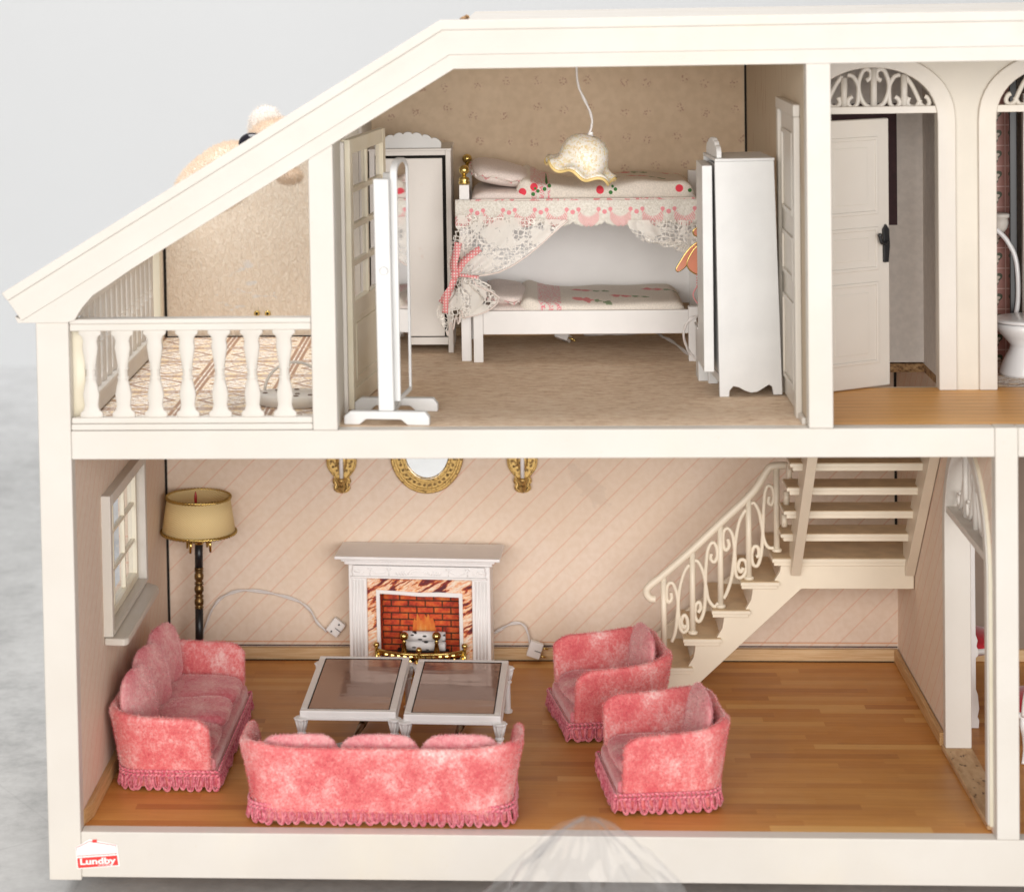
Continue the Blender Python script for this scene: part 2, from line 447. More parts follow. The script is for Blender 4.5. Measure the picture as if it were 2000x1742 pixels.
M['maroon'] = plain('maroon_card', (0.055, 0.018, 0.022), 0.7, var=0.15, scale=30)
M['red_velvet'] = plain('red_velvet', (0.45, 0.006, 0.02), 0.8, var=0.25, scale=25, Sheen_Weight=0.5)

# studio floor and backdrop
g = G('concrete')
n1 = g.noise(0.35, 8, 0.6); n2 = g.noise(3.0, 6, 0.65); n3 = g.noise(14, 4, 0.7)
v = g.m_('ADD', g.m_('MULTIPLY', n1, 0.45), g.m_('ADD', g.m_('MULTIPLY', n2, 0.35), g.m_('MULTIPLY', n3, 0.25)))
c = g.ramp(v, [(0.38, (0.34, 0.34, 0.335)), (0.5, (0.47, 0.468, 0.46)), (0.62, (0.57, 0.57, 0.56))])
vo = g.n('TexVoronoi', {'Vector': g.map((1, 1, 1), vec=g.n('VectorMath', {0: g.co(), 1: g.n('TexNoise', {'Scale': 1.3}).outputs[1]}, operation='ADD').outputs[0]), 'Scale': 0.55}, feature='DISTANCE_TO_EDGE').outputs[0]
c = g.mix(g.m_('MULTIPLY', g.m_('SUBTRACT', 1.0, g.step(vo, 0.0, 0.006)), 0.12), c, (0.15, 0.15, 0.15))
pale_fade = g.m_('ADD', g.m_('DIVIDE', g.m_('SUBTRACT', g.xyz()[1], 4.5), 13.0), g.m_('MULTIPLY', g.m_('SUBTRACT', g.noise(3.5, 6, 0.7), 0.5), 0.5))
c = g.mix(g.step(pale_fade, 0.20, 0.85), c, (0.88, 0.88, 0.88))  # paints the floor's soft brightening towards the backdrop into its colour
g.base(c, 0.6); g.bump(v, 0.3, 0.02); M['concrete'] = g.m
M['backdrop'] = plain('backdrop_paint', (0.90, 0.905, 0.905), 0.9, var=0.01, scale=0.3)

# pink crushed velvet: mottled pile, its whitish sheen painted in as pale patches
def velvet(name, lo, mid, hi, seed):
    g = G(name)
    n1 = g.noise(6.0, 4, 0.6, vec=g.map((1, 1, 0.85), loc=(seed, seed * 2.1, 3)), dist=0.25)
    n2 = g.noise(46, 4, 0.7, vec=g.map(loc=(seed, 1, 3)))
    n3 = g.noise(95, 2, 0.7)
    v = g.m_('ADD', g.m_('MULTIPLY', n1, 0.48), g.m_('ADD', g.m_('MULTIPLY', n2, 0.31), g.m_('MULTIPLY', n3, 0.21)))
    c = g.ramp(v, [(0.39, lo), (0.48, mid), (0.555, tuple(a * 0.66 + b * 0.34 for a, b in zip(mid, hi))), (0.65, hi)])
    g.base(c, 0.75, Sheen_Weight=1.0, Sheen_Roughness=0.3)
    g.bsdf.inputs['Sheen Tint'].default_value = (1, 0.80, 0.78, 1)
    g.bump(g.m_('ADD', g.m_('MULTIPLY', n2, 0.7), n3), 0.5, 0.006)
    return g.m
M['velvet'] = velvet('pink_velvet', (0.64, 0.10, 0.115), (0.73, 0.18, 0.18), (0.90, 0.64, 0.61), 1.0)
M['velvet_seat'] = velvet('faded_pink_velvet', (0.66, 0.15, 0.19), (0.74, 0.28, 0.30), (0.90, 0.62, 0.59), 4.0)
g = G('fringe_thread'); c = g.mix(g.step(g.noise(80, 2), 0.35, 0.65), (0.62, 0.075, 0.14), (0.86, 0.28, 0.33)); g.base(c, 0.5, Sheen_Weight=0.4); M['fringe'] = g.m

# lace and bedding
def dots_mask(g, x, z, lst):
    acc = None
    for (px, pz, r) in lst:
        d = g.m_('SQRT', g.m_('ADD', g.m_('POWER', g.m_('SUBTRACT', x, px), 2.0), g.m_('POWER', g.m_('SUBTRACT', z, pz), 2.0)))
        m = g.m_('SUBTRACT', 1.0, g.step(d, r * 0.85, r * 1.05))
        acc = m if acc is None else g.m_('MAXIMUM', acc, m)
    return acc
g = G('lace_band'); x, y, z = g.xyz()[:3]
per = 0.165
fx = g.m_('SUBTRACT', g.m_('FRACT', g.m_('DIVIDE', g.m_('ADD', x, 0.0), per)), 0.5)
u = g.m_('MULTIPLY', fx, per); ua = g.m_('ABSOLUTE', u)
zc = g.m_('SUBTRACT', z, 2.555)
leafw = g.m_('ADD', 0.012, g.m_('MULTIPLY', g.m_('POWER', g.m_('DIVIDE', ua, 0.05), 2.0), 0.035))   # rising from the middle
in_leaf = g.m_('MULTIPLY', g.m_('SUBTRACT', 1.0, g.step(g.m_('ABSOLUTE', g.m_('SUBTRACT', zc, leafw)), 0.022, 0.032)), g.m_('SUBTRACT', 1.0, g.step(ua, 0.050, 0.058)))
hatch = g.step(g.m_('SINE', g.m_('MULTIPLY', g.m_('ADD', ua, g.m_('MULTIPLY', z, 0.6)), 520)), -0.35, 0.2)
flow = dots_mask(g, ua, zc, [(0.0825, 0.065, 0.0125), (0.052, 0.078, 0.0115)])
pink = g.m_('MAXIMUM', g.m_('MULTIPLY', in_leaf, hatch), flow)
weave = g.noise(110, 2)
c = g.mix(g.step(weave, 0.3, 0.7), (0.66, 0.62, 0.55), (0.82, 0.79, 0.73))
c = g.mix(g.m_('MULTIPLY', pink, 0.8), c, (0.80, 0.20, 0.25))
g.base(c, 0.85); g.bump(weave, 0.6, 0.006); M['lace_band'] = g.m
g = G('lace_net')
wv = g.n('VectorMath', {0: g.co(), 1: g.n('VectorMath', {0: g.n('TexNoise', {'Vector': g.co(), 'Scale': 9}).outputs[1], 'Scale': 0.05}, operation='SCALE').outputs[0]}, operation='ADD').outputs[0]
net = g.n('TexVoronoi', {'Vector': wv, 'Scale': 44, 'Randomness': 0.35}, feature='DISTANCE_TO_EDGE').outputs[0]
thr = g.m_('SUBTRACT', 1.0, g.step(net, 0.07, 0.15))
big = g.noise(9, 3, 0.45, dist=1.0)
pat = g.step(big, 0.50, 0.56)
ringp = g.m_('SUBTRACT', 1.0, g.step(g.m_('ABSOLUTE', g.m_('SUBTRACT', big, 0.43)), 0.006, 0.016))
al = g.m_('MAXIMUM', g.m_('MAXIMUM', g.m_('MULTIPLY', thr, 0.75), g.m_('MULTIPLY', pat, 0.74)), ringp)
g.base((0.90, 0.86, 0.80), 0.9)
tr = g.n('BsdfTransparent'); mx = g.n('MixShader', {0: al, 1: tr.outputs[0], 2: g.bsdf.outputs[0]}); g.t.links.new(mx.outputs[0], g.out.inputs[0]); M['lace_net'] = g.m
# bed linen with embroidered tulips; lace strip and fold
def linen(name, zref, spots_, tulips, band=None, tone=(0.78, 0.71, 0.63)):
    g = G(name); x, y, z = g.xyz()[:3]
    wv = g.noise(140, 2)
    c = g.mix(g.step(wv, 0.3, 0.7), tuple(t * 0.92 for t in tone), tuple(min(1, t * 1.08) for t in tone))
    for (tx, ty) in tulips:
        u = g.m_('SUBTRACT', x, tx); v = g.m_('ADD', g.m_('SUBTRACT', y, ty), g.m_('ADD', g.m_('MULTIPLY', u, 0.35), g.m_('MULTIPLY', g.m_('SUBTRACT', g.noise(26, 3), 0.5), 0.10)))
        wob = g.m_('ADD', g.m_('ABSOLUTE', v), g.m_('MULTIPLY', g.m_('ABSOLUTE', g.m_('SINE', g.m_('MULTIPLY', u, 62))), -0.024))
        red = g.m_('MULTIPLY', g.m_('SUBTRACT', 1.0, g.step(wob, 0.004, 0.018)), g.m_('SUBTRACT', 1.0, g.step(g.m_('ABSOLUTE', u), 0.05, 0.06)))
        u2 = g.m_('SUBTRACT', u, 0.105)
        grn = g.m_('MULTIPLY', g.m_('SUBTRACT', 1.0, g.step(wob, -0.006, 0.006)), g.m_('SUBTRACT', 1.0, g.step(g.m_('ABSOLUTE', u2), 0.04, 0.05)))
        c = g.mix(g.m_('MULTIPLY', red, 0.75), c, (0.70, 0.10, 0.12)); c = g.mix(g.m_('MULTIPLY', grn, 0.75), c, (0.10, 0.22, 0.06))
    if band:
        x0, x1 = band
        bm_ = g.m_('MULTIPLY', g.step(x, x0, x0 + 0.01), g.m_('SUBTRACT', 1.0, g.step(x, x1 - 0.01, x1)))
        bp = g.m_('MULTIPLY', g.step(g.noise(130, 1), 0.47, 0.53), 0.85)
        bp = g.m_('MULTIPLY', bp, g.step(g.m_('SINE', g.m_('MULTIPLY', g.m_('ADD', x, y), 150)), -0.9, 0.1))
        c = g.mix(bm_, c, g.mix(bp, (0.76, 0.70, 0.64), (0.78, 0.16, 0.22)))
    if spots_:
        c = g.mix(dots_mask(g, x, z, spots_), c, (0.78, 0.055, 0.09))
        lf = [(px + 0.055, pz - 0.012, 0.011) for px, pz, r in spots_] + [(px + 0.08, pz + 0.004, 0.010) for px, pz, r in spots_] + [(px + 0.066, pz + 0.018, 0.007) for px, pz, r in spots_]
        c = g.mix(dots_mask(g, x, z, lf), c, (0.05, 0.20, 0.05))
    g.base(c, 0.9); g.bump(wv, 0.5, 0.004)
    return g.m
M['linen_plain'] = linen('plain_linen', 0, [], [], None, (0.79, 0.69, 0.64))
M['linen_top'] = linen('tulip_linen_upper', 0, [(2.052, 2.722, 0.021), (2.112, 2.748, 0.021), (2.455, 2.727, 0.021), (2.865, 2.733, 0.021)], [(2.42, 1.95), (2.66, 1.92), (2.85, 2.15), (2.58, 2.20)], (2.09, 2.20))
M['linen_low'] = linen('tulip_linen_lower', 0, [], [(2.36, 2.03), (2.56, 1.82), (2.74, 2.06), (2.93, 1.90), (2.36, 1.72)], (2.12, 2.25))
g = G('gingham_ribbon'); x, y, z = g.xyz()[:3]
ck = g.m_('MULTIPLY', g.step(g.m_('SINE', g.m_('MULTIPLY', x, 420)), -0.1, 0.1), g.step(g.m_('SINE', g.m_('MULTIPLY', z, 420)), -0.1, 0.1))
g.base(g.mix(ck, (0.80, 0.27, 0.28), (0.86, 0.76, 0.72)), 0.6); M['ribbon'] = g.m
# lamp shade glitter
g = G('glitter_plastic')
sp = g.n('TexVoronoi', {'Vector': g.co(), 'Scale': 105})
c = g.mix(g.step(sp.outputs['Color'], 0.15, 0.55), (0.80, 0.66, 0.40), (0.90, 0.86, 0.78))
g.base(c, g.m_('ADD', 0.12, g.m_('MULTIPLY', sp.outputs['Distance'], 0.5)), Transmission_Weight=0.0, Subsurface_Weight=0.2)
g.bsdf.inputs['Subsurface Radius'].default_value = (0.1, 0.07, 0.03)
nm = g.n('Bump', {'Height': g.n('SeparateXYZ', {0: sp.outputs['Color']}).outputs[0], 'Strength': 1.0, 'Distance': 0.03}); g.t.links.new(nm.outputs[0], g.bsdf.inputs['Normal'])
M['glitter'] = g.m
M['amber'] = plain('amber_rim', (0.78, 0.58, 0.24), 0.25, var=0.1)
M['cord'] = plain('white_cord', (0.72, 0.68, 0.66), 0.45, var=0.03)
g = G('shade_fabric'); x, y, z = g.xyz()[:3]
tw = g.n('TexWave', {'Vector': g.map((1, 1, 1)), 'Scale': 46, 'Distortion': 2.0, 'Detail': 1}, wave_type='BANDS', bands_direction='DIAGONAL').outputs[1]
g.base(g.mix(tw, (0.72, 0.53, 0.24), (0.84, 0.67, 0.36)), 0.85); g.bump(tw, 0.3, 0.003); M['shade'] = g.m
# smoked glass
g = G('smoked_glass')
tr = g.n('BsdfTransparent', {0: (0.62, 0.43, 0.36)}); gl = g.n('BsdfGlossy', {0: (0.80, 0.64, 0.56), 'Roughness': g.m_('ADD', 0.03, g.m_('MULTIPLY', g.noise(6, 4), 0.14))})
nb = g.n('Bump', {'Height': g.noise(5, 2, vec=g.map((0.5, 1.6, 1))), 'Strength': 0.04, 'Distance': 0.05}); g.t.links.new(nb.outputs[0], gl.inputs['Normal'])
df = g.n('BsdfDiffuse', {0: (0.40, 0.235, 0.19)})
fr_ = g.n('Fresnel', {'IOR': 1.5})
m1 = g.n('MixShader', {0: 0.45, 1: tr.outputs[0], 2: df.outputs[0]})
m2 = g.n('MixShader', {0: g.m_('ADD', 0.14, fr_.outputs[0], clamp=True), 1: m1.outputs[0], 2: gl.outputs[0]}); g.t.links.new(m2.outputs[0], g.out.inputs[0]); M['smoked'] = g.m
def clearglass(name, tint, gloss, extra=0.0):
    g = G(name)
    tr = g.n('BsdfTransparent', {0: tint}); gl = g.n('BsdfGlossy', {'Roughness': 0.05})
    fr_ = g.n('Fresnel', {'IOR': 1.45})
    fac = g.m_('ADD', extra, g.m_('MULTIPLY', fr_.outputs[0], gloss), clamp=True)
    m2 = g.n('MixShader', {0: fac, 1: tr.outputs[0], 2: gl.outputs[0]}); g.t.links.new(m2.outputs[0], g.out.inputs[0])
    return g
M['pane'] = clearglass('window_acrylic', (0.96, 0.96, 0.97), 0.10).m
g = clearglass('clear_polythene', (0.985, 0.985, 0.99), 0.22, 0.0)
tr, gl = [n for n in g.t.nodes if n.type == 'BSDF_TRANSPARENT'][0], [n for n in g.t.nodes if n.type == 'BSDF_GLOSSY'][0]
gl.inputs['Roughness'].default_value = 0.17
df = g.n('BsdfDiffuse', {0: (0.85, 0.84, 0.83)})
m1 = g.n('MixShader', {0: g.m_('ADD', 0.025, g.m_('MULTIPLY', g.step(g.noise(3.2, 4), 0.5, 0.8), 0.09)), 1: tr.outputs[0], 2: df.outputs[0]})
mx = [n for n in g.t.nodes if n.type == 'MIX_SHADER' and n.inputs[2].links and n.inputs[2].links[0].from_node == gl][0]
g.t.links.new(m1.outputs[0], mx.inputs[1]); M['polythene'] = g.m
# fireplace papers
g = G('agate_marble')
vv = g.map((3.2, 5.0, 17.0), vec=g.n('VectorRotate', {'Vector': g.co(), 'Angle': R(33)}, rotation_type='Y_AXIS').outputs[0])
nn = g.noise(1.25, 7, 0.62, vec=vv, dist=0.5)
fi = g.noise(4.0, 5, 0.7, vec=vv, dist=0.6)
v = g.m_('ADD', g.m_('MULTIPLY', nn, 0.75), g.m_('MULTIPLY', fi, 0.28))
c = g.ramp(v, [(0.44, (0.09, 0.008, 0.015)), (0.475, (0.33, 0.022, 0.008)), (0.485, (0.80, 0.20, 0.03)), (0.495, (0.86, 0.50, 0.24)), (0.52, (0.86, 0.72, 0.56)), (0.545, (0.72, 0.20, 0.05)), (0.56, (0.86, 0.66, 0.46)), (0.60, (0.85, 0.76, 0.66)), (0.63, (0.62, 0.13, 0.03)), (0.66, (0.86, 0.55, 0.28))])
g.base(c, 0.5); M['agate'] = g.m
g = G('printed_brick')
nn = g.noise(22, 4, 0.65)
g.base(g.ramp(nn, [(0.3, (0.16, 0.012, 0.003)), (0.45, (0.55, 0.045, 0.008)), (0.6, (0.70, 0.12, 0.015)), (0.75, (0.78, 0.24, 0.05))]), 0.6); M['brick'] = g.m
M['mortar'] = plain('dark_mortar', (0.07, 0.03, 0.012), 0.8, var=0.3, scale=20)
g = G('printed_flame'); x, y, z = g.xyz()[:3]
nn = g.noise(9, 4, 0.6, vec=g.map((2.2, 1, 0.6)))
g.base(g.ramp(g.m_('ADD', g.m_('MULTIPLY', nn, 0.7), g.m_('MULTIPLY', z, -0.6)), [(0.05, (0.62, 0.07, 0.005)), (0.2, (0.74, 0.24, 0.03)), (0.36, (0.80, 0.56, 0.26))]), 0.6); M['flame'] = g.m
g = G('birch_log')
sp = g.n('TexVoronoi', {'Vector': g.map((14, 14, 32)), 'Scale': 1.6}).outputs[0]
g.base(g.mix(g.m_('SUBTRACT', 1.0, g.step(sp, 0.27, 0.33)), (0.80, 0.78, 0.78), (0.02, 0.018, 0.02)), 0.6); M['birch'] = g.m
# plush
g = G('peach_plush'); c = g.mix(g.step(g.noise(14, 4), 0.3, 0.7), (0.86, 0.70, 0.57), (0.92, 0.84, 0.74)); g.base(c, 0.9, Sheen_Weight=0.6); M['plush'] = g.m
def furry(name, col):
    g = G(name); g.base(col, 0.9)
    tl = g.n('BsdfTranslucent', {0: col}); mx = g.n('MixShader', {0: 0.5, 1: g.bsdf.outputs[0], 2: tl.outputs[0]}); g.t.links.new(mx.outputs[0], g.out.inputs[0]); return g.m
M['fur'] = furry('peach_fur', (0.93, 0.82, 0.70)); M['ear_fur'] = furry('pale_ear_fur', (0.94, 0.90, 0.86))
M['plush_ear'] = plain('pale_pink_ear', (0.90, 0.85, 0.81), 0.9)
M['coral'] = plain('coral_enamel', (0.78, 0.30, 0.19), 0.18, var=0.12, scale=6)
M['red_wax'] = plain('red_candle_bulb', (0.35, 0.01, 0.01), 0.4)
M['sticker_white'] = plain('sticker_paper', (0.86, 0.85, 0.83), 0.4, var=0.01)
M['sticker_red'] = plain('sticker_red_ink', (0.78, 0.035, 0.03), 0.4, var=0.02)

# ------------------------------------------------------------------ the setting
FLOORZ = -0.40
g = MB(); g.grid(lambda a, b: Vector((-60 + 120 * a, -40 + 54 * b, FLOORZ)), 3, 3); o = g.build('studio_floor', M['concrete']); tag(o, kind='structure')
prof = [(14.0, FLOORZ + 0.002)] + [(14 + 6 * math.sin(t), FLOORZ + 6 - 6 * math.cos(t)) for t in [R(6 * k) for k in range(1, 16)]] + [(20, 40)]
g = MB(); g.grid(lambda a, b: Vector((-70 + 140 * a, *prof[round(b * (len(prof) - 1))])), 2, len(prof))
o = g.build('studio_backdrop', M['backdrop'], smooth=True); tag(o, kind='structure')

# ------------------------------------------------------------------ dollhouse shell
H1, H2, H3, D = 1.708, 1.838, 3.448, 2.47
XE = 6.4
X2, X2B = 3.297, 3.405
house = thing('dollhouse', 'large cream plastic dollhouse with open front, sloping left gable and furnished rooms on two floors', 'dollhouse')
SL = 0.600                                           # slope of the gable


def zs(x, off=0.0):                                  # height of the gable's lower edge at x, moved outward by off
    k = math.hypot(1, SL)
    return min(3.448 + off, 3.448 - (1.757 - x) * SL + off * k)


FR = -0.08
MB().box(0.003, XE, FR, 0, -0.21, 0).build('base_rail', M['cream'], house, bevel=0.006)
MB().box(-0.147, 0.003, FR - 0.001, 0.0, -0.225, 2.333).build('corner_post', M['cream'], house, bevel=0.006)
MB().box(0.003, 4.104, FR, 0.0, H1, H2).build('floor_edge', M['cream'], house, bevel=0.006)
MB().box(4.204, XE, FR, 0.0, H1, H2).build('floor_edge', M['cream'], house, bevel=0.006)
MB().box(4.104, 4.204, FR - 0.002, 0.0, 0.0, H2 + 0.001).build('post', M['cream'], house, bevel=0.006)
MB().prism([(1.10, H2), (1.212, H2), (1.212, zs(1.212) + 0.03), (1.10, zs(1.10) + 0.03)], FR - 0.002, 0).build('post', M['cream'], house, bevel=0.006)
MB().box(X2, X2B, FR - 0.002, 0.0, H2, H3 + 0.02).build('post', M['cream'], house, bevel=0.006)
MB().box(-0.147, -0.10, 0.001, 2.6, -0.21, 0).build('side_plinth', M['cream'], house)
# fascia: three stepped bands that follow the gable
k_ = math.hypot(1, SL)
def off_line(off):
    xk = 1.757 - off * (k_ - 1) / SL
    return xk, 3.448 + off
xa, za = off_line(0); xb, zb = off_line(0.063); xc, zc_ = off_line(0.172); xd, zd = off_line(0.216)
def slope_pt(off, x): return (x, 3.448 - (1.757 - x) * SL + off * k_)
curve = [(0.0, 2.333), (0.035, 2.345), (0.07, 2.40), (0.12, 2.455), (0.19, 2.50)]
low_b = [(-0.225, 2.333)] + curve + [slope_pt(0, 0.30), (xa, za), (XE, za)]
top_b = [(XE, zb), (xb, zb), slope_pt(0.063, -0.20), (-0.236, 2.333 + 0.03)]
MB().prism(low_b + top_b, -0.098, 0.05).build('fascia_moulding', M['cream'], house, bevel=0.0025)
e0 = slope_pt(0.063, -0.205); e1 = slope_pt(0.172, -0.265); e2 = slope_pt(0.216, -0.292)
MB().prism([e0, (xb, zb), (XE, zb), (XE, zc_), (xc, zc_), e1], -0.106, 0.05).build('fascia_board', M['cream'], house, bevel=0.003)
MB().prism([e1, (xc, zc_), (XE, zc_), (XE, zd), (xd, zd), e2], -0.118, 0.05).build('fascia_moulding', M['cream'], house, bevel=0.006, seg=3)
# roof: sloping panel over the bedroom, flat panel behind the fascia
MB().prism([(1.212, zs(1.212) + 0.02), (1.795, 3.47), (1.795, 3.52), (1.212, zs(1.212) + 0.07)], 0.055, 2.56).build('roof_panel', M['cream'], house)
MB().box(1.80, XE, 0.075, 2.56, 3.61, 3.652).build('roof_panel', M['cream'], house, bevel=0.004)
MB().tube([(1.79, 0.06, 3.66), (1.815, 0.09, 3.672), (1.80, 0.16, 3.662)], 0.012, 6).build('chipped_corner', M['chip'], house)
MB().box(1.80, X2B, 0.055, D, 3.60, 3.605).build('bedroom_ceiling', M['sprig'], house)
MB().box(X2B, XE, 0.055, D, 3.59, 3.60).build('hall_ceiling', M['hall_wall'], house)

# living room
MB().box(0, XE, 0.0, D, -0.10, 0.0 - 0.001).build('parquet_floor', M['parquet'], house)
WY0, WY1, WZ0, WZ1 = 0.64, 1.56, 0.70, 1.32
w_ = MB()
w_.box(-0.10, 0, 0.001, WY0, 0, H1 + 0.1); w_.box(-0.10, 0, WY1, D, 0, H1 + 0.1)
w_.box(-0.10, 0, WY0, WY1, 0, WZ0); w_.box(-0.10, 0, WY0, WY1, WZ1, H1 + 0.1)
w_.build('left_wall', M['stripe_left'], house)
MB().box(-0.10, XE, D, D + 0.07, -0.10, H2 - 0.002).build('back_wall', M['stripe_back'], house)
MB().box(0.0, 0.014, D - 0.004, D - 0.001, 0.075, H1).build('corner_gap', M['dark'], house)
MB().box(3.99 + 0.10, 4.105, D - 0.004, D - 0.001, 0.74, H1).build('corner_gap', M['dark'], house)
MB().box(0.03, 4.10, D - 0.035, D - 0.001, 0.0, 0.068).build('skirting_board', M['skirting'], house, bevel=0.006)
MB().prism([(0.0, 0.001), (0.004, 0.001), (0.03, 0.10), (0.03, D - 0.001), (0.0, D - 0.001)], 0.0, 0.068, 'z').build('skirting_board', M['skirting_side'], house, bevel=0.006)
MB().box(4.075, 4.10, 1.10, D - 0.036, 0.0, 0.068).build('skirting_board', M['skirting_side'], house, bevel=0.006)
MB().box(0.014, 4.10, D - 0.006, D - 0.002, 0.072, 0.078).build('border_line', M['maroon'], house)
MB().box(0.014, 4.10, D - 0.005, D - 0.002, 0.094, 0.099).build('border_line', plain('border_orange', (0.70, 0.36, 0.20), 0.7), house)
MB().box(0.03, 4.075, D - 0.042, D - 0.036, 0.0, 0.004).build('floor_gap', M['dark'], house)
# right wall with arched opening (y from near 0.05 to 1.0)
AY0, AY1, ASP, ATOP = 0.06, 0.985, 1.12, 1.60
def arch(y0, y1, zsp, ztop, n=24, pw=1.0):
    c = (y0 + y1) / 2; h = (y1 - y0) / 2
    return [(c - h * math.cos(math.pi * k / n), zsp + (ztop - zsp) * math.sin(math.pi * k / n) ** pw) for k in range(n + 1)]
ar = arch(AY0, AY1, ASP, ATOP)
arw = arch(AY0 - 0.02, AY1 + 0.02, ASP, ATOP + 0.02)
MB().prism([(0.001, 0), (AY0 - 0.02, 0)] + arw + [(AY1 + 0.02, 0), (D, 0), (D, H1 + 0.1), (0.001, H1 + 0.1)], 4.104, 4.19, 'x').build('right_wall', M['stripe_right'], house)
inner = [(AY0, 0.03)] + ar + [(AY1, 0.03)]
arO = arch(AY0 - 0.055, AY1 + 0.055, ASP, ATOP + 0.055); outer = [(AY0 - 0.055, 0.03)] + arO + [(AY1 + 0.055, 0.03)]
af = MB().ring(outer, [(a, b) for a, b in inner], 4.082, 4.21, 'x', closed=False).build('arch_frame', M['cream'], house, bevel=0.006)
ins = arch(AY0 + 0.02, AY1 - 0.02, ASP, ATOP - 0.02)
MB().ring([(a - (0.012 if a < 0.52 else -0.012), b) for a, b in outer], outer, 4.09, 4.104, 'x', closed=False).build('arch_bead', M['yellowed'], af)
MB().box(4.09, 4.19, AY0, AY1, 1.20, 1.235).build('fanlight_bar', M['cream'], af, bevel=0.004)
fl = MB(); cy = (AY0 + AY1) / 2
for dy in (-0.23, 0.0, 0.23):
    zt = ASP + (ATOP - ASP) * math.sqrt(max(0, 1 - (dy / 0.4625) ** 2))
    fl.tube([(4.14, cy + dy, 1.23), (4.14, cy + dy, zt)], 0.014, 8)
for sg in (-1, 1):
    fl.tube([(4.14, cy + sg * a, b) for a, b, _ in [tuple(v) for v in cat([(0.05, 1.42, 0), (0.07, 1.47, 0), (0.03, 1.52, 0), (0.02, 1.46, 0), (0.06, 1.36, 0), (0.11, 1.27, 0), (0.17, 1.25, 0), (0.19, 1.31, 0), (0.15, 1.33, 0)], 5)]], 0.010, 6)
    fl.tube([(4.14, cy + sg * a, b) for a, b, _ in [tuple(v) for v in cat([(0.23, 1.45, 0), (0.28, 1.36, 0), (0.33, 1.27, 0), (0.39, 1.25, 0), (0.40, 1.30, 0), (0.36, 1.32, 0)], 5)]], 0.010, 6)
fl.build('scrollwork', M['cream'], af, smooth=True)
MB().prism([(4.085, 0.03), (4.20, 0.03), (4.215, 1.05), (4.075, 1.05)], 0.0, 0.03, 'z').build('threshold', M['threshold'], house, bevel=0.006)
# dining room beyond
MB().box(4.19, XE, D - 0.03, D - 0.001, 0, 0.068).build('skirting_board', M['skirting'], house, bevel=0.006)
MB().box(XE - 0.08, XE, 0.001, D, 0, 3.6).build('end_wall', M['grey_paper'], house)
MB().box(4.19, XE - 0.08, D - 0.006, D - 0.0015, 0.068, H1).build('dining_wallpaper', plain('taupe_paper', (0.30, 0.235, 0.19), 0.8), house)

# window of the left wall
wn = MB()
wn.box(-0.03, 0.045, WY0 - 0.05, WY0, WZ0 - 0.01, WZ1 + 0.06); wn.box(-0.03, 0.045, WY1, WY1 + 0.05, WZ0 - 0.01, WZ1 + 0.06)
wn.box(-0.03, 0.046, WY0, WY1, WZ1, WZ1 + 0.058); wn.box(-0.03, 0.046, WY0, WY1, WZ0 - 0.012, WZ0 + 0.012)
win = wn.build('window', M['cream'], house, bevel=0.006)
wf = MB()
for (a, b, c_, d_) in ((WY0, WY0 + 0.035, WZ0 + 0.012, WZ1), (WY1 - 0.035, WY1, WZ0 + 0.012, WZ1), (WY0 + 0.035, WY1 - 0.035, WZ0 + 0.012, WZ0 + 0.05), (WY0 + 0.035, WY1 - 0.035, WZ1 - 0.03, WZ1)):
    wf.box(-0.045, 0.0, a, b, c_, d_)
for k in (1, 2):
    yy = WY0 + (WY1 - WY0) * k / 3; wf.box(-0.035, -0.01, yy - 0.009, yy + 0.009, WZ0 + 0.05, WZ1 - 0.03)
    zz = WZ0 + 0.03 + (WZ1 - WZ0 - 0.04) * k / 3; wf.box(-0.034, -0.011, WY0 + 0.035, WY1 - 0.035, zz - 0.009, zz + 0.009)
wf.build('glazing_bars', M['yellowed'], win, bevel=0.003)
for i in range(3):
    for j in range(3):
        y0 = WY0 + 0.03 + i * 0.287; z0 = WZ0 + 0.05 + j * 0.19
        MB().box(-0.026, -0.022, y0 + 0.005, y0 + 0.28, z0 + 0.002, z0 + 0.184).build('pane', M['pane'], win)
sl = at(203, 1250, z=0.69)
MB().prism([(0.001, 0.585), (0.100, 0.575), (0.118, 0.60), (0.122, 1.47), (0.105, 1.52), (0.001, 1.61)], 0.650, 0.6875, 'z').build('window_sill', M['cream'], house, bevel=0.01, seg=3)

# ------------------------------------------------------------------ upper floor
HX0, HX1, HY0, HY1 = 3.47, 4.09, 0.92, 1.54
sb = MB()
sb.box(0.0, HX0, 0.001, D, H2 - 0.05, H2 - 0.008); sb.box(HX0, HX1, 0.001, HY0, H2 - 0.05, H2 - 0.008)
sb.box(HX0, HX1, HY1, D, H2 - 0.05, H2 - 0.008); sb.box(HX1, XE - 0.08, 0.001, D, H2 - 0.05, H2 - 0.008)
sb.build('upper_floor_board', M['chip'], house)
MB().box(0.0, 4.104, 0.001, 0.90, H2 - 0.055, H2 - 0.0505).build('ceiling_paper', M['hall_wall'], house)
MB().box(0.0, 1.10, 0.001, D, H2 - 0.008, H2).build('balcony_floor', M['tiles'], house)
MB().box(1.212, X2, 0.001, D, H2 - 0.008, H2).build('bedroom_carpet', M['carpet'], house)
MB().box(X2B, XE - 0.08, 0.001, 0.862, H2 - 0.008, H2).build('hall_floor', M['pine'], house)
MB().box(4.13, XE - 0.08, 0.863, D, H2 - 0.008, H2).build('bathroom_floor', M['tiles'], house)
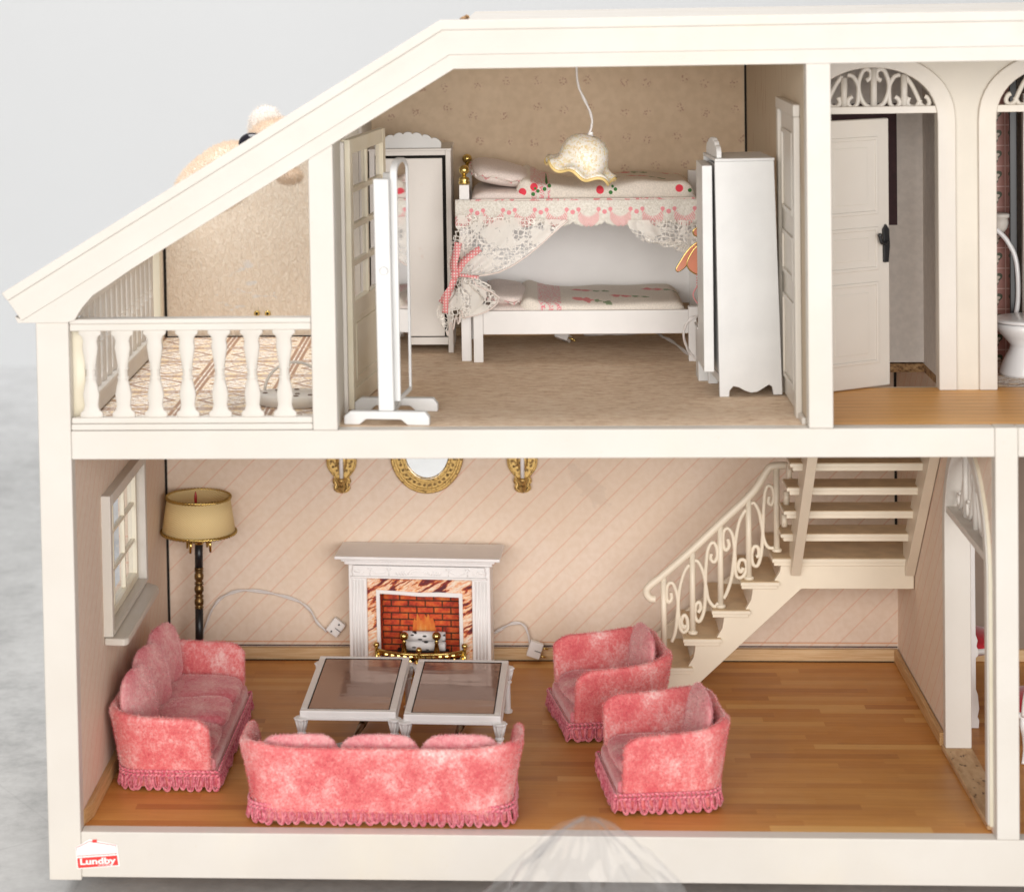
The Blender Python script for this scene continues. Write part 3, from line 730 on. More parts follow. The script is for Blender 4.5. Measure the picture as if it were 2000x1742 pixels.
# back walls
zt = zs(0.0)
MB().prism([(0, H2), (1.14, H2), (1.14, zs(1.14) + 0.02), (0, zs(0) - 0.02)], D, D + 0.07).build('balcony_back_wall', M['stucco'], house)
MB().prism([(1.14, H2), (X2B - 0.05, H2), (X2B - 0.05, 3.60), (1.80, 3.60), (1.795, 3.46), (1.14, zs(1.14) + 0.0)], D, D + 0.07).build('bedroom_back_wall', M['sprig'], house)
MB().box(X2B - 0.05, XE, D, D + 0.07, H2 - 0.0, 3.60).build('rear_wall', M['grey_paper'], house)
MB().box(1.30, 3.20, D - 0.02, D - 0.001, H2, H2 + 0.045).build('skirting_board', M['skirting'], house, bevel=0.004)
MB().box(0.02, 0.034, D - 0.006, D - 0.001, H2, 2.37).build('corner_gap', M['dark'], house)
MB().box(X2 - 0.012, X2 - 0.001, D - 0.005, D - 0.001, H2, 3.59).build('corner_gap', M['dark'], house)
MB().box(0.03, 1.09, D - 0.008, D - 0.001, H2, H2 + 0.006).build('floor_gap', M['dark'], house)
# balcony: left wall stub, side balustrade, front balustrade
MB().prism([(2.13, H2), (D, H2), (D, 2.60), (2.13, 2.60)], -0.03, 0.018, 'x').build('balcony_side_wall', M['stucco'], house)


def flat_baluster(cx, z0, z1, wd, yc, th, axis='x'):
    """turned outline, moulded flat as on the toy"""
    h = z1 - z0
    pr = [(0.00, 1.0), (0.05, 1.0), (0.08, 0.72), (0.14, 0.60), (0.26, 0.72), (0.36, 0.58), (0.44, 0.44), (0.455, 0.56), (0.475, 0.40),
          (0.52, 0.42), (0.545, 0.40), (0.56, 0.56), (0.575, 0.44), (0.68, 0.56), (0.80, 0.70), (0.88, 0.62), (0.93, 0.74), (0.955, 1.0), (1.0, 1.0)]
    q = MB(); vs = []; fs = []; n = 8
    for t, r in pr:
        r *= wd
        for k in range(n):
            a = 2 * math.pi * (k + 0.5) / n
            dx = r * max(-1, min(1, math.cos(a) * 1.08)); dy = th * math.sin(a)
            vs.append((cx + dx, yc + dy, z0 + h * t) if axis == 'x' else (yc + dy, cx + dx, z0 + h * t))
    for i in range(len(pr) - 1):
        for k in range(n):
            l = (k + 1) % n; fs.append((i * n + k, i * n + l, (i + 1) * n + l, (i + 1) * n + k))
    fs += [tuple(range(n - 1, -1, -1)), tuple(range((len(pr) - 1) * n, len(pr) * n))]
    return q.add(vs, fs)


fb = MB(); fb.box(0.004, 1.099, -0.075, -0.012, 2.322, 2.345); fb.box(0.004, 1.099, -0.066, -0.020, 2.289, 2.3215)
bal = fb.build('front_balustrade', M['cream'], house, bevel=0.005)
bb = MB(); bb.box(0.004, 1.099, -0.066, -0.020, 1.868, 1.895); bb.box(0.004, 1.099, -0.074, -0.012, 1.8395, 1.8675)
bb.build('bottom_rail', M['cream'], bal, bevel=0.005)
for x in [0.093, 0.240, 0.387, 0.533, 0.680, 0.827, 0.973]:
    flat_baluster(x, 1.894, 2.290, 0.052, -0.043, 0.018).build('baluster', M['cream'], bal, smooth=False, bevel=0.004)
sd = MB(); sd.box(0.002, 0.05, 0.09, 2.10, 2.375, 2.42)
sbal = sd.build('side_balustrade', M['cream'], house, bevel=0.005)
bb = MB(); bb.box(0.004, 0.055, 0.02, 2.10, 1.845, 1.925); bb.box(0.0, 0.065, 0.02, 2.10, 1.9255, 1.95)
bb.build('bottom_rail', M['cream'], sbal, bevel=0.006)
bb = MB(); bb.box(0.0, 0.06, 2.10, 2.16, 1.84, 2.50); bb.box(0.0, 0.06, 0.0005, 0.02, 1.84, 2.33); bb.build('end_post', M['yellowed'], sbal, bevel=0.005)
for k in range(14):
    flat_baluster(0.16 + k * 0.138, 1.95, 2.376, 0.050, 0.027, 0.018, 'y').build('baluster', M['cream'], sbal, bevel=0.003)
for dx in (502, 523):
    p = at(dx, 612, y=D - 0.004)
    MB().tube([(p.x, D, p.z), (p.x, D - 0.02, p.z)], 0.017, 14).build('brass_socket', M['brass'], house, bevel=0.004)
    MB().tube([(p.x, D - 0.02, p.z), (p.x, D - 0.024, p.z)], 0.008, 10).build('socket_hole', M['dark'], house)
# wall between balcony and bedroom with French door opening
DY0, DY1, DZ1 = 0.33, 1.45, 3.10
def tri(y0, y1, z0, z1): return MB().prism([(y0, z0), (y1, z0), (y1, z1), (y0, z1)], 1.12, 1.212, 'x')
q = MB()
for a in ((0.001, DY0, H2, zs(1.14) + 0.05), (DY1, D, H2, zs(1.14) + 0.05), (DY0, DY1, DZ1, zs(1.14) + 0.05)):
    q.prism([(a[0], a[2]), (a[1], a[2]), (a[1], a[3]), (a[0], a[3])], 1.115, 1.212, 'x')
q.build('balcony_wall', M['hall_wall'], house)
for y_ in (DY0 - 0.05, DY1): MB().box(1.2125, 1.232, y_, y_ + 0.05, H2, DZ1).build('door_casing', M['cream'], house, bevel=0.004)
# French door leaf, swung into the bedroom
L = 0.79; ang = math.atan2(0.118, 0.78)
fd = bpy.data.objects.new('french_door', None); link(fd, house); fd.location = (1.2345, 0.355, H2 + 0.006); fd.rotation_euler = (0, 0, math.pi / 2 - ang)
HT = 1.262
q = MB(); q.box(0, 0.06, -0.02, 0.02, 0, HT); q.box(L - 0.06, L, -0.02, 0.02, 0, HT)
q.box(0.06, L - 0.06, -0.019, 0.019, HT - 0.07, HT); q.box(0.06, L - 0.06, -0.019, 0.019, 0, 0.09); q.box(0.06, L - 0.06, -0.019, 0.019, 0.42, 0.50)
fleaf = q.build('door_frame', M['yellowed'], fd, bevel=0.004)
MB().box(0.06, L - 0.06, -0.010, 0.010, 0.09, 0.42).build('lower_panel', M['yellowed'], fd)
MB().ring([(0.10, 0.12), (L - 0.10, 0.12), (L - 0.10, 0.39), (0.10, 0.39)], [(0.12, 0.14), (L - 0.12, 0.14), (L - 0.12, 0.37), (0.12, 0.37)], -0.016, 0.016).build('panel_moulding', M['yellowed'], fd, bevel=0.003)
q = MB(); q.box(L / 2 - 0.013, L / 2 + 0.013, -0.014, 0.014, 0.50, HT - 0.07)
for k in (1, 2, 3):
    z = 0.50 + (HT - 0.57) * k / 4; q.box(0.06, L - 0.06, -0.0135, 0.0135, z - 0.013, z + 0.013)
q.build('glazing_bars', M['yellowed'], fd, bevel=0.003)
for k in range(4):
    for j in range(2):
        z = 0.505 + (HT - 0.57) * k / 4; x = 0.062 + j * (L / 2 - 0.055)
        MB().box(x, x + L / 2 - 0.075, -0.002, 0.002, z, z + (HT - 0.57) / 4 - 0.01).build('pane', M['pane'], fd)
q = MB(); q.tube([(L - 0.03, -0.03, 0.66), (L - 0.03, -0.03, 0.54)], 0.012, 8); q.tube([(L - 0.03, -0.03, 0.62), (L - 0.03, -0.055, 0.62), (L - 0.10, -0.055, 0.615)], 0.008, 8)
q.build('handle', M['black'], fd, smooth=True)
# partition bedroom / hall with closed door
MB().box(X2, X2B, 0.001, D, H2, 3.60).build('partition_wall', M['streak'], house)
q = MB(); q.box(X2 - 0.03, X2 - 0.001, 0.13, 0.20, H2, 3.20); q.box(X2 - 0.03, X2 - 0.001, 0.75, 0.81, H2, 3.20); q.box(X2 - 0.032, X2 - 0.001, 0.13, 0.81, 3.20, 3.255)
cas = q.build('closed_door', M['cream'], house, bevel=0.005)
MB().box(X2 - 0.014, X2 - 0.001, 0.20, 0.75, H2 + 0.01, 3.20).build('door_leaf', M['cream'], cas, bevel=0.003)
for z0, z1 in ((0.10, 0.50), (0.60, 0.80), (0.90, 1.28)):
    MB().ring([(0.28, H2 + z0), (0.67, H2 + z0), (0.67, H2 + z1), (0.28, H2 + z1)], [(0.30, H2 + z0 + 0.02), (0.65, H2 + z0 + 0.02), (0.65, H2 + z1 - 0.02), (0.30, H2 + z1 - 0.02)], X2 - 0.024, X2 - 0.014, 'x').build('panel_moulding', M['cream'], cas, bevel=0.002)
MB().prism([(0.001, H2), (0.13, H2), (0.13, H2 + 0.03), (0.001, H2 + 0.03)], X2 - 0.02, X2 - 0.001, 'x').build('skirting_board', M['cream'], house, bevel=0.004)
# hall wall with two arches at y = 0.80
A1 = (3.415, 4.025); A2 = (4.300, 4.908)
def arch2(x0, x1, e=0.0): return [(x, z) for x, z in arch(x0 - e, x1 + e, 3.12, 3.385 + e, 24, 0.86)]
ce = 0.008
poly = [(X2B, H2), (X2B, H2 + 1.2), (A1[0] - ce, H2 + 1.2)] + arch2(*A1, ce)[1:] + [(A1[1] + ce, H2), (A2[0] - ce, H2)] + arch2(*A2, ce) + [(A2[1] + ce, H2), (XE - 0.08, H2), (XE - 0.08, 3.59), (X2B, 3.59)]
MB().prism(poly, 0.80, 0.86).build('arcade_wall', M['hall_wall'], house)
for (x0, x1) in (A1, A2):
    inn = [(x0, H2)] + arch2(x0, x1) + [(x1, H2)]
    ouw = [(x0 - 0.085, H2)] + [(x, z) for x, z in arch(x0 - 0.085, x1 + 0.085, 3.12, 3.455, 24, 0.86)] + [(x1 + 0.085, H2)]
    a_ = MB().ring(ouw, inn, 0.78, 0.87, closed=False).build('arch_frame', M['cream'], house, bevel=0.006)
    cx = (x0 + x1) / 2
    MB().box(x0, x1, 0.79, 0.85, 3.165, 3.20).build('fanlight_bar', M['cream'], a_, bevel=0.004)
    fl = MB()
    def zp(X, Y, mir=False):
        if mir: X = 860 - X
        p = at(1610 + X / 4.467, 110 + Y / 4.467, y=0.82); return (p.x - 3.720 + cx, 0.82, p.z)
    for X, t in ((170, 190), (430, 105), (695, 160)): fl.tube([zp(X, 470), zp(X, t)], 0.017, 8)
    for mir in (False, True):
        for pts in ([(365, 215), (400, 190), (405, 140), (370, 115), (330, 140), (300, 230), (296, 330), (285, 420), (240, 450), (205, 415), (215, 375), (245, 355)],
                    [(200, 165), (250, 180), (290, 250), (310, 340), (350, 420), (410, 450)],
                    [(155, 175), (100, 250), (50, 350), (20, 420), (-25, 445), (-55, 410), (-40, 365), (-15, 350)],
                    [(20, 380), (60, 440), (110, 440), (135, 410), (120, 360)]):
            fl.tube(cat([zp(*p, mir) for p in pts], 5), 0.0115, 8)
    fl.build('scrollwork', M['cream'], a_, smooth=True)
# stairwell walls above the hole
MB().box(X2B, 4.09, 1.545, 1.60, H2, 3.59).build('stairwell_wall', M['grey_paper'], house)
MB().box(4.09, 4.125, 0.862, 1.60, H2 - 0.008, 3.59).build('stairwell_side_wall', M['grey_paper'], house)
MB().box(HX0, HX1, 0.862, 0.90, H2 - 0.03, H2 - 0.004).build('stairwell_edge_strip', M['yellowed'], house)
# hall door leaf
hd = bpy.data.objects.new('hall_door', None); link(hd, house); hd.location = (3.425, 0.70, H2 + 0.004); hd.rotation_euler = (0, 0, math.atan2(0.225, 0.385))
HL, HH = 0.445, 1.295
MB().box(0, HL, -0.016, 0.016, 0, HH).build('door_leaf', M['cream'], hd, bevel=0.008)
for z0, z1 in ((0.115, 0.51), (0.565, 0.775), (0.835, 1.21)):
    MB().ring([(0.05, z0), (HL - 0.07, z0), (HL - 0.07, z1), (0.05, z1)], [(0.066, z0 + 0.018), (HL - 0.086, z0 + 0.018), (HL - 0.086, z1 - 0.018), (0.066, z1 - 0.018)], -0.022, 0.022).build('panel_moulding', M['cream'], hd, bevel=0.004)
    MB().box(0.11, HL - 0.13, -0.0185, 0.0185, z0 + 0.05, z1 - 0.05).build('panel_field', M['cream'], hd, bevel=0.003)
q = MB(); q.prism([(HL - 0.045, 0.60), (HL - 0.018, 0.60), (HL - 0.010, 0.68), (HL - 0.014, 0.76), (HL - 0.032, 0.785), (HL - 0.050, 0.76), (HL - 0.046, 0.70)], -0.032, -0.017)
q.tube(cat([(HL - 0.03, -0.03, 0.70), (HL - 0.05, -0.045, 0.695), (HL - 0.075, -0.048, 0.70), (HL - 0.085, -0.048, 0.73)], 5), 0.009, 8); q.ball((HL - 0.085, -0.048, 0.735), 0.012, 8, 6)
q.build('handle', M['black'], hd, bevel=0.003)
# wall socket under the bedroom ceiling
# ------------------------------------------------------------------ staircase (part of the house)
stc = bpy.data.objects.new('staircase', None); link(stc, house)
YF, YB = 1.92, 2.44
LZ = 0.705
steps = [(2.925, 0.116), (3.079, 0.272), (3.233, 0.426), (3.387, 0.580)]
# closed stringer of the first flight, front side, with notches
pts = [(2.62, 0.002), (2.915, 0.002), (3.505, 0.556), (4.098, 0.556), (4.098, LZ - 0.02), (3.415, LZ - 0.02)]
for x, z in reversed(steps):
    pts += [(x + 0.012, z + 0.11), (x + 0.005, z + 0.07), (x - 0.03, z + 0.01), (x - 0.03, z - 0.02), (x - 0.14, z - 0.02)]
pts += [(2.62, 0.05)]
MB().prism(pts, YF, YF + 0.035).build('stringer', M['stair'], stc, bevel=0.004)
MB().prism([(2.62, 0.002), (2.915, 0.002), (3.505, 0.556), (4.098, 0.556), (4.098, LZ - 0.02), (3.415, LZ - 0.02), (2.62, 0.05)], YB - 0.03, YB - 0.001).build('stringer', M['stair'], stc, bevel=0.004)
for x, z in steps:
    q = MB(); q.box(x - 0.205, x, YF - 0.03, YB, z - 0.0, z + 0.018); q.box(x - 0.20, x - 0.01, YF - 0.018, YB, z - 0.020, z - 0.0005)
    t_ = q.build('tread', M['stair'], stc, bevel=0.003)
    MB().box(x - 0.20, x - 0.004, YF - 0.024, YB - 0.005, z + 0.0182, z + 0.0205).build('tread_top', M['tread'], t_)
q = MB(); q.box(3.35, 4.10, YF - 0.03, YB, LZ, LZ + 0.02); q.box(3.36, 4.098, YF - 0.018, YB, LZ - 0.02, LZ - 0.0005)
ld = q.build('landing', M['stair'], stc, bevel=0.003)
MB().box(3.356, 4.095, YF - 0.024, YB - 0.005, LZ + 0.0202, LZ + 0.0225).build('landing_top', M['tread'], ld)
# second flight climbs towards the front
k = 1
zk = LZ; yk = 1.80
while zk < H2 - 0.2:
    zk = LZ + 0.158 * k; y1 = 1.80 - 0.145 * (k - 1)
    q = MB(); q.box(3.385, 4.075, y1 - 0.0, y1 + 0.20, zk, zk + 0.018); q.box(3.40, 4.06, y1 + 0.012, y1 + 0.19, zk - 0.022, zk - 0.0005)
    t_ = q.build('tread', M['stair'], stc, bevel=0.003)
    MB().box(3.39, 4.07, y1 + 0.005, y1 + 0.195, zk + 0.0182, zk + 0.0205).build('tread_top', M['tread'], t_)
    k += 1
for x0 in (3.455, 4.075):
    y_t = 0.93
    sl_ = 0.158 / 0.145
    q = MB(); b0 = (1.90, LZ - 0.065); 
    q.prism([(1.905, LZ - 0.075), (1.965, LZ - 0.04), (1.965, LZ + 0.10), (0.925, LZ + 0.10 + (1.965 - 0.925) * sl_ - 0.03), (0.925, LZ - 0.075 + (1.905 - 0.925) * sl_)], x0 - 0.006 - (0.0 if x0 < 4 else 0.02), x0 + 0.045 - (0.0 if x0 < 4 else 0.02), 'x')
    q.build('stringer', M['stair'], stc, bevel=0.004)
# railing
ZX = lambda X, Y, y=1.95: at(1240 + X / 3.484, 880 + Y / 3.484, y=y)
q = MB(); q.tube(cat([ZX(140, 1010), ZX(105, 1005), ZX(80, 970), ZX(95, 925), ZX(200, 840), ZX(400, 665), ZX(600, 475), ZX(800, 285), ZX(905, 130), ZX(950, 105), ZX(1060, 100)], 6), 0.021, 12)
rl = q.build('handrail', M['stair'], stc, smooth=True)
for (X, Y0, Y1) in ((195, 1380, 850), (390, 1245, 670), (580, 1065, 480), (772, 875, 290), (962, 685, 120)):
    a, b = ZX(X + 4, Y0), ZX(X, Y1)
    q = MB(); q.tube([a, b], 0.0165, 10); q.lathe([(0.026, 0), (0.028, 0.012), (0.02, 0.018)], a, 12); q.build('baluster', M['stair'], stc, smooth=True)
sw = MB()
for pts in ([(245, 965), (250, 1005), (228, 1032), (215, 990), (222, 920), (250, 898), (275, 940), (292, 1020), (298, 1130), (305, 1200), (330, 1235), (358, 1210), (355, 1145), (335, 1118), (316, 1160), (330, 1205), (345, 1185)],
            [(370, 775), (335, 830), (303, 950), (290, 1100), (275, 1230), (250, 1300)],
            [(405, 750), (430, 755), (465, 830), (485, 930), (500, 1010), (540, 1060), (568, 1035)],
            [(520, 700), (515, 735), (538, 758), (560, 720), (552, 650), (525, 625), (495, 680), (483, 800), (480, 930), (472, 1080), (440, 1160), (410, 1130), (412, 1055), (438, 1030), (448, 1070), (430, 1100)],
            [(630, 600), (642, 645), (618, 678), (600, 630), (605, 550), (635, 530), (665, 580), (680, 690), (682, 800), (697, 860), (735, 855), (760, 800), (748, 748), (716, 745), (702, 790), (720, 825), (738, 795)],
            [(755, 400), (715, 470), (690, 580), (677, 700), (660, 850), (632, 950), (605, 1005)],
            [(790, 360), (815, 360), (845, 420), (865, 520), (877, 600), (905, 655), (945, 662)],
            [(915, 310), (908, 350), (930, 368), (945, 320), (935, 255), (905, 240), (885, 290), (876, 400), (870, 560), (860, 700), (835, 780), (803, 770), (795, 700), (815, 650), (840, 665), (842, 710), (825, 722)]):
    sw.tube(cat([ZX(*p) for p in pts], 5), 0.0105, 8)
sw.build('scrollwork', M['stair'], stc, smooth=True)
rb = MB(); rb.tube(cat([ZX(1060, 100), at(1548, 912, y=1.80), at(1552, 880, y=1.5), at(1560, 800, y=1.2)], 6), 0.024, 10); rb.build('handrail', M['stair'], stc, smooth=True)
for i, (u_, v0, v1, yy) in enumerate(((1541, 960, 905, 1.80), (1536, 985, 960, 1.80), (1532, 1028, 1005, 1.80))):
    q = MB(); q.tube([at(u_, v0, y=yy), at(u_, v1, y=yy)], 0.016, 8); q.build('baluster', M['stair'], stc, smooth=True)

# Lundby sticker: drawn outline of a gabled house over a red name strip
stk = bpy.data.objects.new('maker_sticker', None); link(stk, house)
SU = lambda X, Y, y=-0.084: at(60 + X / 6.667, 1560 + Y / 6.667, y=y)
def flat(pts, y0, name, mat, par):
    P_ = [(SU(*p).x, SU(*p).z) for p in pts]; return MB().prism(P_, y0, y0 + 0.0012).build(name, mat, par)
flat([(575, 520), (760, 525), (1120, 590), (1165, 870), (600, 905)][0:0] or [(580, 630), (765, 520), (1125, 595), (1160, 870), (605, 910)], FR - 0.0035, 'backing', M['sticker_white'], stk)
q = MB(); op = [(592, 635), (765, 550), (1108, 605), (1118, 708), (605, 742)]
q.tube([SU(*p, FR - 0.0048) for p in op], 0.0012, 6, closed=True); q.build('gable_outline', M['sticker_red'], stk)
flat([(800, 530), (862, 525), (864, 566), (804, 566)], FR - 0.0048, 'chimney_mark', M['sticker_red'], stk)
flat([(606, 768), (1124, 732), (1140, 858), (618, 897)], FR - 0.0048, 'name_strip', M['sticker_red'], stk)
def text(body, p, h, name, par, bold=0.0, rot=R(3.2), w_=1.0):
    cu = bpy.data.curves.new(name, 'FONT'); cu.body = body; cu.size = h; cu.extrude = 0.0006; cu.offset = bold
    t = bpy.data.objects.new(name, cu); link(t); cu.materials.append(M['sticker_white'])
    bpy.context.view_layer.update()
    me = bpy.data.meshes.new_from_object(t.evaluated_get(bpy.context.evaluated_depsgraph_get())); bpy.data.objects.remove(t)
    o = bpy.data.objects.new(name, me); link(o, par); me.materials.clear(); me.materials.append(M['sticker_white'])
    wd = max(v.co.x for v in me.vertices) - min(v.co.x for v in me.vertices)
    o.scale = (w_ / wd, 1, 1)
    o.location = p; o.rotation_euler = (R(90), -rot, 0); return o
a = SU(640, 853, FR - 0.0070); b = SU(1105, 825, FR - 0.0070)
text('Lundby', a, 0.040, 'name_lettering', stk, 0.0012, R(3.2), abs(b.x - a.x))
a2 = SU(875, 868, FR - 0.0070); b2 = SU(1065, 850, FR - 0.0070)
text('OF SWEDEN', a2, 0.0085, 'origin_lettering', stk, 0.0, R(3.2), abs(b2.x - a2.x))
# supports that lift the house a little off the floor
for x in (0.7, 3.0, 5.6):
    MB().box(x, x + 0.25, 0.55, 2.2, FLOORZ, -0.1005).build('support_batten', M['dark'], house)
# ------------------------------------------------------------------ upholstery
def rnd(a, b): return random.uniform(a, b)


def fuzz(o, n, ln, wd, mat, parent, name='pile', lean=0.6, zmin=-1e9):
    """short pile: thin blades standing on the surface of o, one mesh"""
    dg = bpy.context.evaluated_depsgraph_get(); bpy.context.view_layer.update()
    dg = bpy.context.evaluated_depsgraph_get()
    ev = o.evaluated_get(dg); me = ev.to_mesh(); me.calc_loop_triangles()
    tris = [(t, t.area) for t in me.loop_triangles]; tot = sum(a for _, a in tris)
    vs = []; fs = []
    for t, a in tris:
        k = n * a / tot; k = int(k) + (random.random() < k - int(k))
        if not k: continue
        A, B, C_ = (me.vertices[i].co for i in t.vertices); nr = t.normal
        for _ in range(k):
            u, v = random.random(), random.random()
            if u + v > 1: u, v = 1 - u, 1 - v
            p = A + (B - A) * u + (C_ - A) * v
            d = (nr + Vector((rnd(-1, 1), rnd(-1, 1), rnd(-1, 1))) * lean).normalized()
            sd = d.cross(Vector((rnd(-1, 1), rnd(-1, 1), rnd(-1, 1)))).normalized() * wd
            i = len(vs); vs += [p - sd, p + sd, p + d * ln * rnd(0.5, 1.2)]; fs.append((i, i + 1, i + 2))
    ev.to_mesh_clear()
    m = bpy.data.meshes.new(name); m.from_pydata([tuple(v) for v in vs], [], fs); m.update(); m.materials.append(mat)
    f = bpy.data.objects.new(name, m); link(f, parent); tag(f, kind='stuff'); f.matrix_local = o.matrix_local.copy()
    return f


def upath(W, Dp, rc, n=6):
    """U-shaped plan: front left end, back, front right end; front towards -Y"""
    pts = [(-W / 2, -Dp / 2 + Dp * t) for t in [k / 6 * (1 - rc / Dp) for k in range(7)]]
    for k in range(1, n + 1):
        a = math.pi - math.pi / 2 * k / n; pts.append((-W / 2 + rc + rc * math.cos(a), Dp / 2 - rc + rc * math.sin(a)))
    m = max(4, int(W / 0.08))
    for k in range(1, m): pts.append((-W / 2 + rc + (W - 2 * rc) * k / m, Dp / 2))
    for k in range(n + 1):
        a = math.pi / 2 - math.pi / 2 * k / n; pts.append((W / 2 - rc + rc * math.cos(a), Dp / 2 - rc + rc * math.sin(a)))
    pts += [(W / 2, -Dp / 2 + Dp * t) for t in [(6 - k) / 6 * (1 - rc / Dp) for k in range(1, 7)]]
    return pts


def cushion(W, Dp, H, e=0.55, nu=26, nv=15, wav=0.0, seed=0):
    """soft box, origin at centre of its underside"""
    q = MB(); vs = []
    def f(a, b):
        th = 2 * math.pi * a; ph = -math.pi / 2 + math.pi * b
        cp = math.copysign(abs(math.cos(ph)) ** e, math.cos(ph)); sp = math.copysign(abs(math.sin(ph)) ** 0.8, math.sin(ph))
        x = math.copysign(abs(math.cos(th)) ** e, math.cos(th)) * cp; y = math.copysign(abs(math.sin(th)) ** e, math.sin(th)) * cp
        p = Vector((x * W / 2, y * Dp / 2, H / 2 + sp * H / 2))
        if wav: p.z += wav * mnoise.noise(Vector((p.x * 5 + seed, p.y * 5, seed))) 
        return p
    q.grid(f, nu, nv, closed_u=True); return q


def sofa(name, label, W, Dp, n, H, loc, rz, group, cat_, arm_h=None, seed=0, peak=0.0, ch=0.0, crot=0.0, flat=0.85, full=0.62):
    t = thing(name, label, cat_, loc, rz, group)
    random.seed(seed)
    arm_h = arm_h or H * 0.92
    P0 = upath(W, Dp, 0.10); N = len(P0); cum = [0]
    for i in range(1, N): cum.append(cum[-1] + math.dist(P0[i], P0[i - 1]))
    tot = cum[-1]; z0 = 0.055; NV = 9
    q = MB(); vs = []
    for i, (x, y) in enumerate(P0):
        a = P0[max(0, i - 1)]; b = P0[min(N - 1, i + 1)]
        tx, ty = b[0] - a[0], b[1] - a[1]; l = math.hypot(tx, ty); nx, ny = -ty / l, tx / l      # outward on the left side path
        s = min(cum[i], tot - cum[i])
        front = max(0.0, 1 - s / 0.05)
        yy = (y + Dp / 2) / Dp
        top = arm_h + (H - arm_h) * min(1, max(0, yy)) ** 1.5 - 0.045 * front ** 2 + peak * math.exp(-((s - Dp) / 0.08) ** 2)
        for j in range(NV):
            v = j / (NV - 1); z = z0 + (top - z0) * v
            fl = 0.055 * v ** 1.4
            vs.append((x + nx * fl + rnd(-.0015, .0015), y + ny * fl + rnd(-.0015, .0015), z))
    fs = [(i * NV + j, (i + 1) * NV + j, (i + 1) * NV + j + 1, i * NV + j + 1) for i in range(N - 1) for j in range(NV - 1)]
    q.add(vs, fs)
    sh = q.build('back_and_arms', M['velvet'], t, smooth=True, solid=0.042, off=0); sh.modifiers['solid'].use_even_offset = True
    sub = sh.modifiers.new('sub', 'SUBSURF'); sub.levels = 2; sub.render_levels = 2
    tube = MB(); tops = [Vector(vs[i * NV + NV - 1]) for i in range(N)]
    fuzz(sh, int(26000 * tot * H), 0.011, 0.0016, M['velvet'], t)
    # base under the seat
    bs = MB(); bs.box(-W / 2 + 0.0, W / 2 - 0.0, -Dp / 2 - 0.016, Dp / 2 - 0.01, 0.045, 0.15)
    base = bs.build('seat_base', M['velvet_seat'], t, bevel=0.02, seg=3)
    MB().box(-W / 2 + 0.03, W / 2 - 0.03, -Dp / 2 + 0.03, Dp / 2 - 0.03, 0.0, 0.0445).build('underside_board', M['chip'], t)
    cw = (W - 0.05) / n
    for k in range(n):
        x = -W / 2 + 0.025 + cw * (k + 0.5)
        c = cushion(cw * 1.02, Dp - 0.01, 0.085, 0.42, wav=0.02, seed=seed + k).build('seat_cushion', M['velvet_seat'], t, smooth=True)
        c.location = (x, -0.012, 0.140); c.modifiers.new('s', 'SUBSURF').render_levels = 1
        fuzz(c, 4200, 0.010, 0.0015, M['velvet_seat'], t)
        hb = H - 0.13 + 0.075 + ch
        def bc(a, b, k=k):
            th = 2 * math.pi * a
            # outline: rounded with arched top; b runs from front face to rear face
            ct, st_ = math.cos(th), math.sin(th)
            u = math.copysign(abs(ct) ** (0.55 if st_ < 0 else full), ct); v = math.copysign(abs(st_) ** (0.5 if st_ < 0 else flat), st_)
            f = math.cos(math.pi * (b - 0.5)) ** 0.5 if 0 < b < 1 else 0.0
            return Vector((u * cw / 2 * 1.02 * f, (b - 0.5) * 0.078, hb / 2 + v * hb / 2 * f + 0.006 * mnoise.noise(Vector((u * 2 + seed, v * 2, k)))))
        q = MB(); q.grid(bc, 28, 9, closed_u=True)
        c = q.build('back_cushion', M['velvet_seat'], t, smooth=True); c.modifiers.new('s', 'SUBSURF').render_levels = 1
        c.location = (x, Dp / 2 - 0.075, 0.185); c.rotation_euler = (R(-9 + rnd(-3, 3)), R(rnd(-2, 2)), R(crot + rnd(-2, 2)))
        fuzz(c, 3600, 0.010, 0.0015, M['velvet_seat'], t)
    # fringe: twisted heading and hanging loops
    P1 = upath(W + 0.05, Dp + 0.035, 0.09); P1 = [(x, y - 0.008) for x, y in P1]
    P1 = P1 + [(P1[-1][0] + (P1[0][0] - P1[-1][0]) * k / 12, P1[0][1]) for k in range(1, 12)]
    M1 = len(P1); seglen = [math.dist(P1[i], P1[(i + 1) % M1]) for i in range(M1)]; per = sum(seglen)
    def along(s):
        s = s % per
        for i in range(M1):
            if s <= seglen[i] or i == M1 - 1:
                a, b = P1[i], P1[(i + 1) % M1]; tt = s / max(seglen[i], 1e-9)
                d = Vector((b[0] - a[0], b[1] - a[1], 0)).normalized()
                return Vector((a[0] + (b[0] - a[0]) * tt, a[1] + (b[1] - a[1]) * tt, 0)), d, Vector((-d.y, d.x, 0))
            s -= seglen[i]
    br = MB(); cnt = int(per / 0.021)
    for k in range(cnt):
        p, d, nn = along(per * k / cnt)
        for row, sg in ((0.098, 1), (0.080, -1)):
            a = p - d * 0.012 + Vector((0, 0, row - sg * 0.005)) + nn * 0.001; b = p + d * 0.012 + Vector((0, 0, row + sg * 0.005)) + nn * 0.008
            br.tube([a, (a + b) / 2 + nn * 0.004, b], lambda q_: 0.0042 + 0.003 * math.sin(math.pi * q_), 5)
    br.build('fringe_heading', M['fringe'], t, smooth=True)
    lp = MB(); cnt = int(per / 0.041)
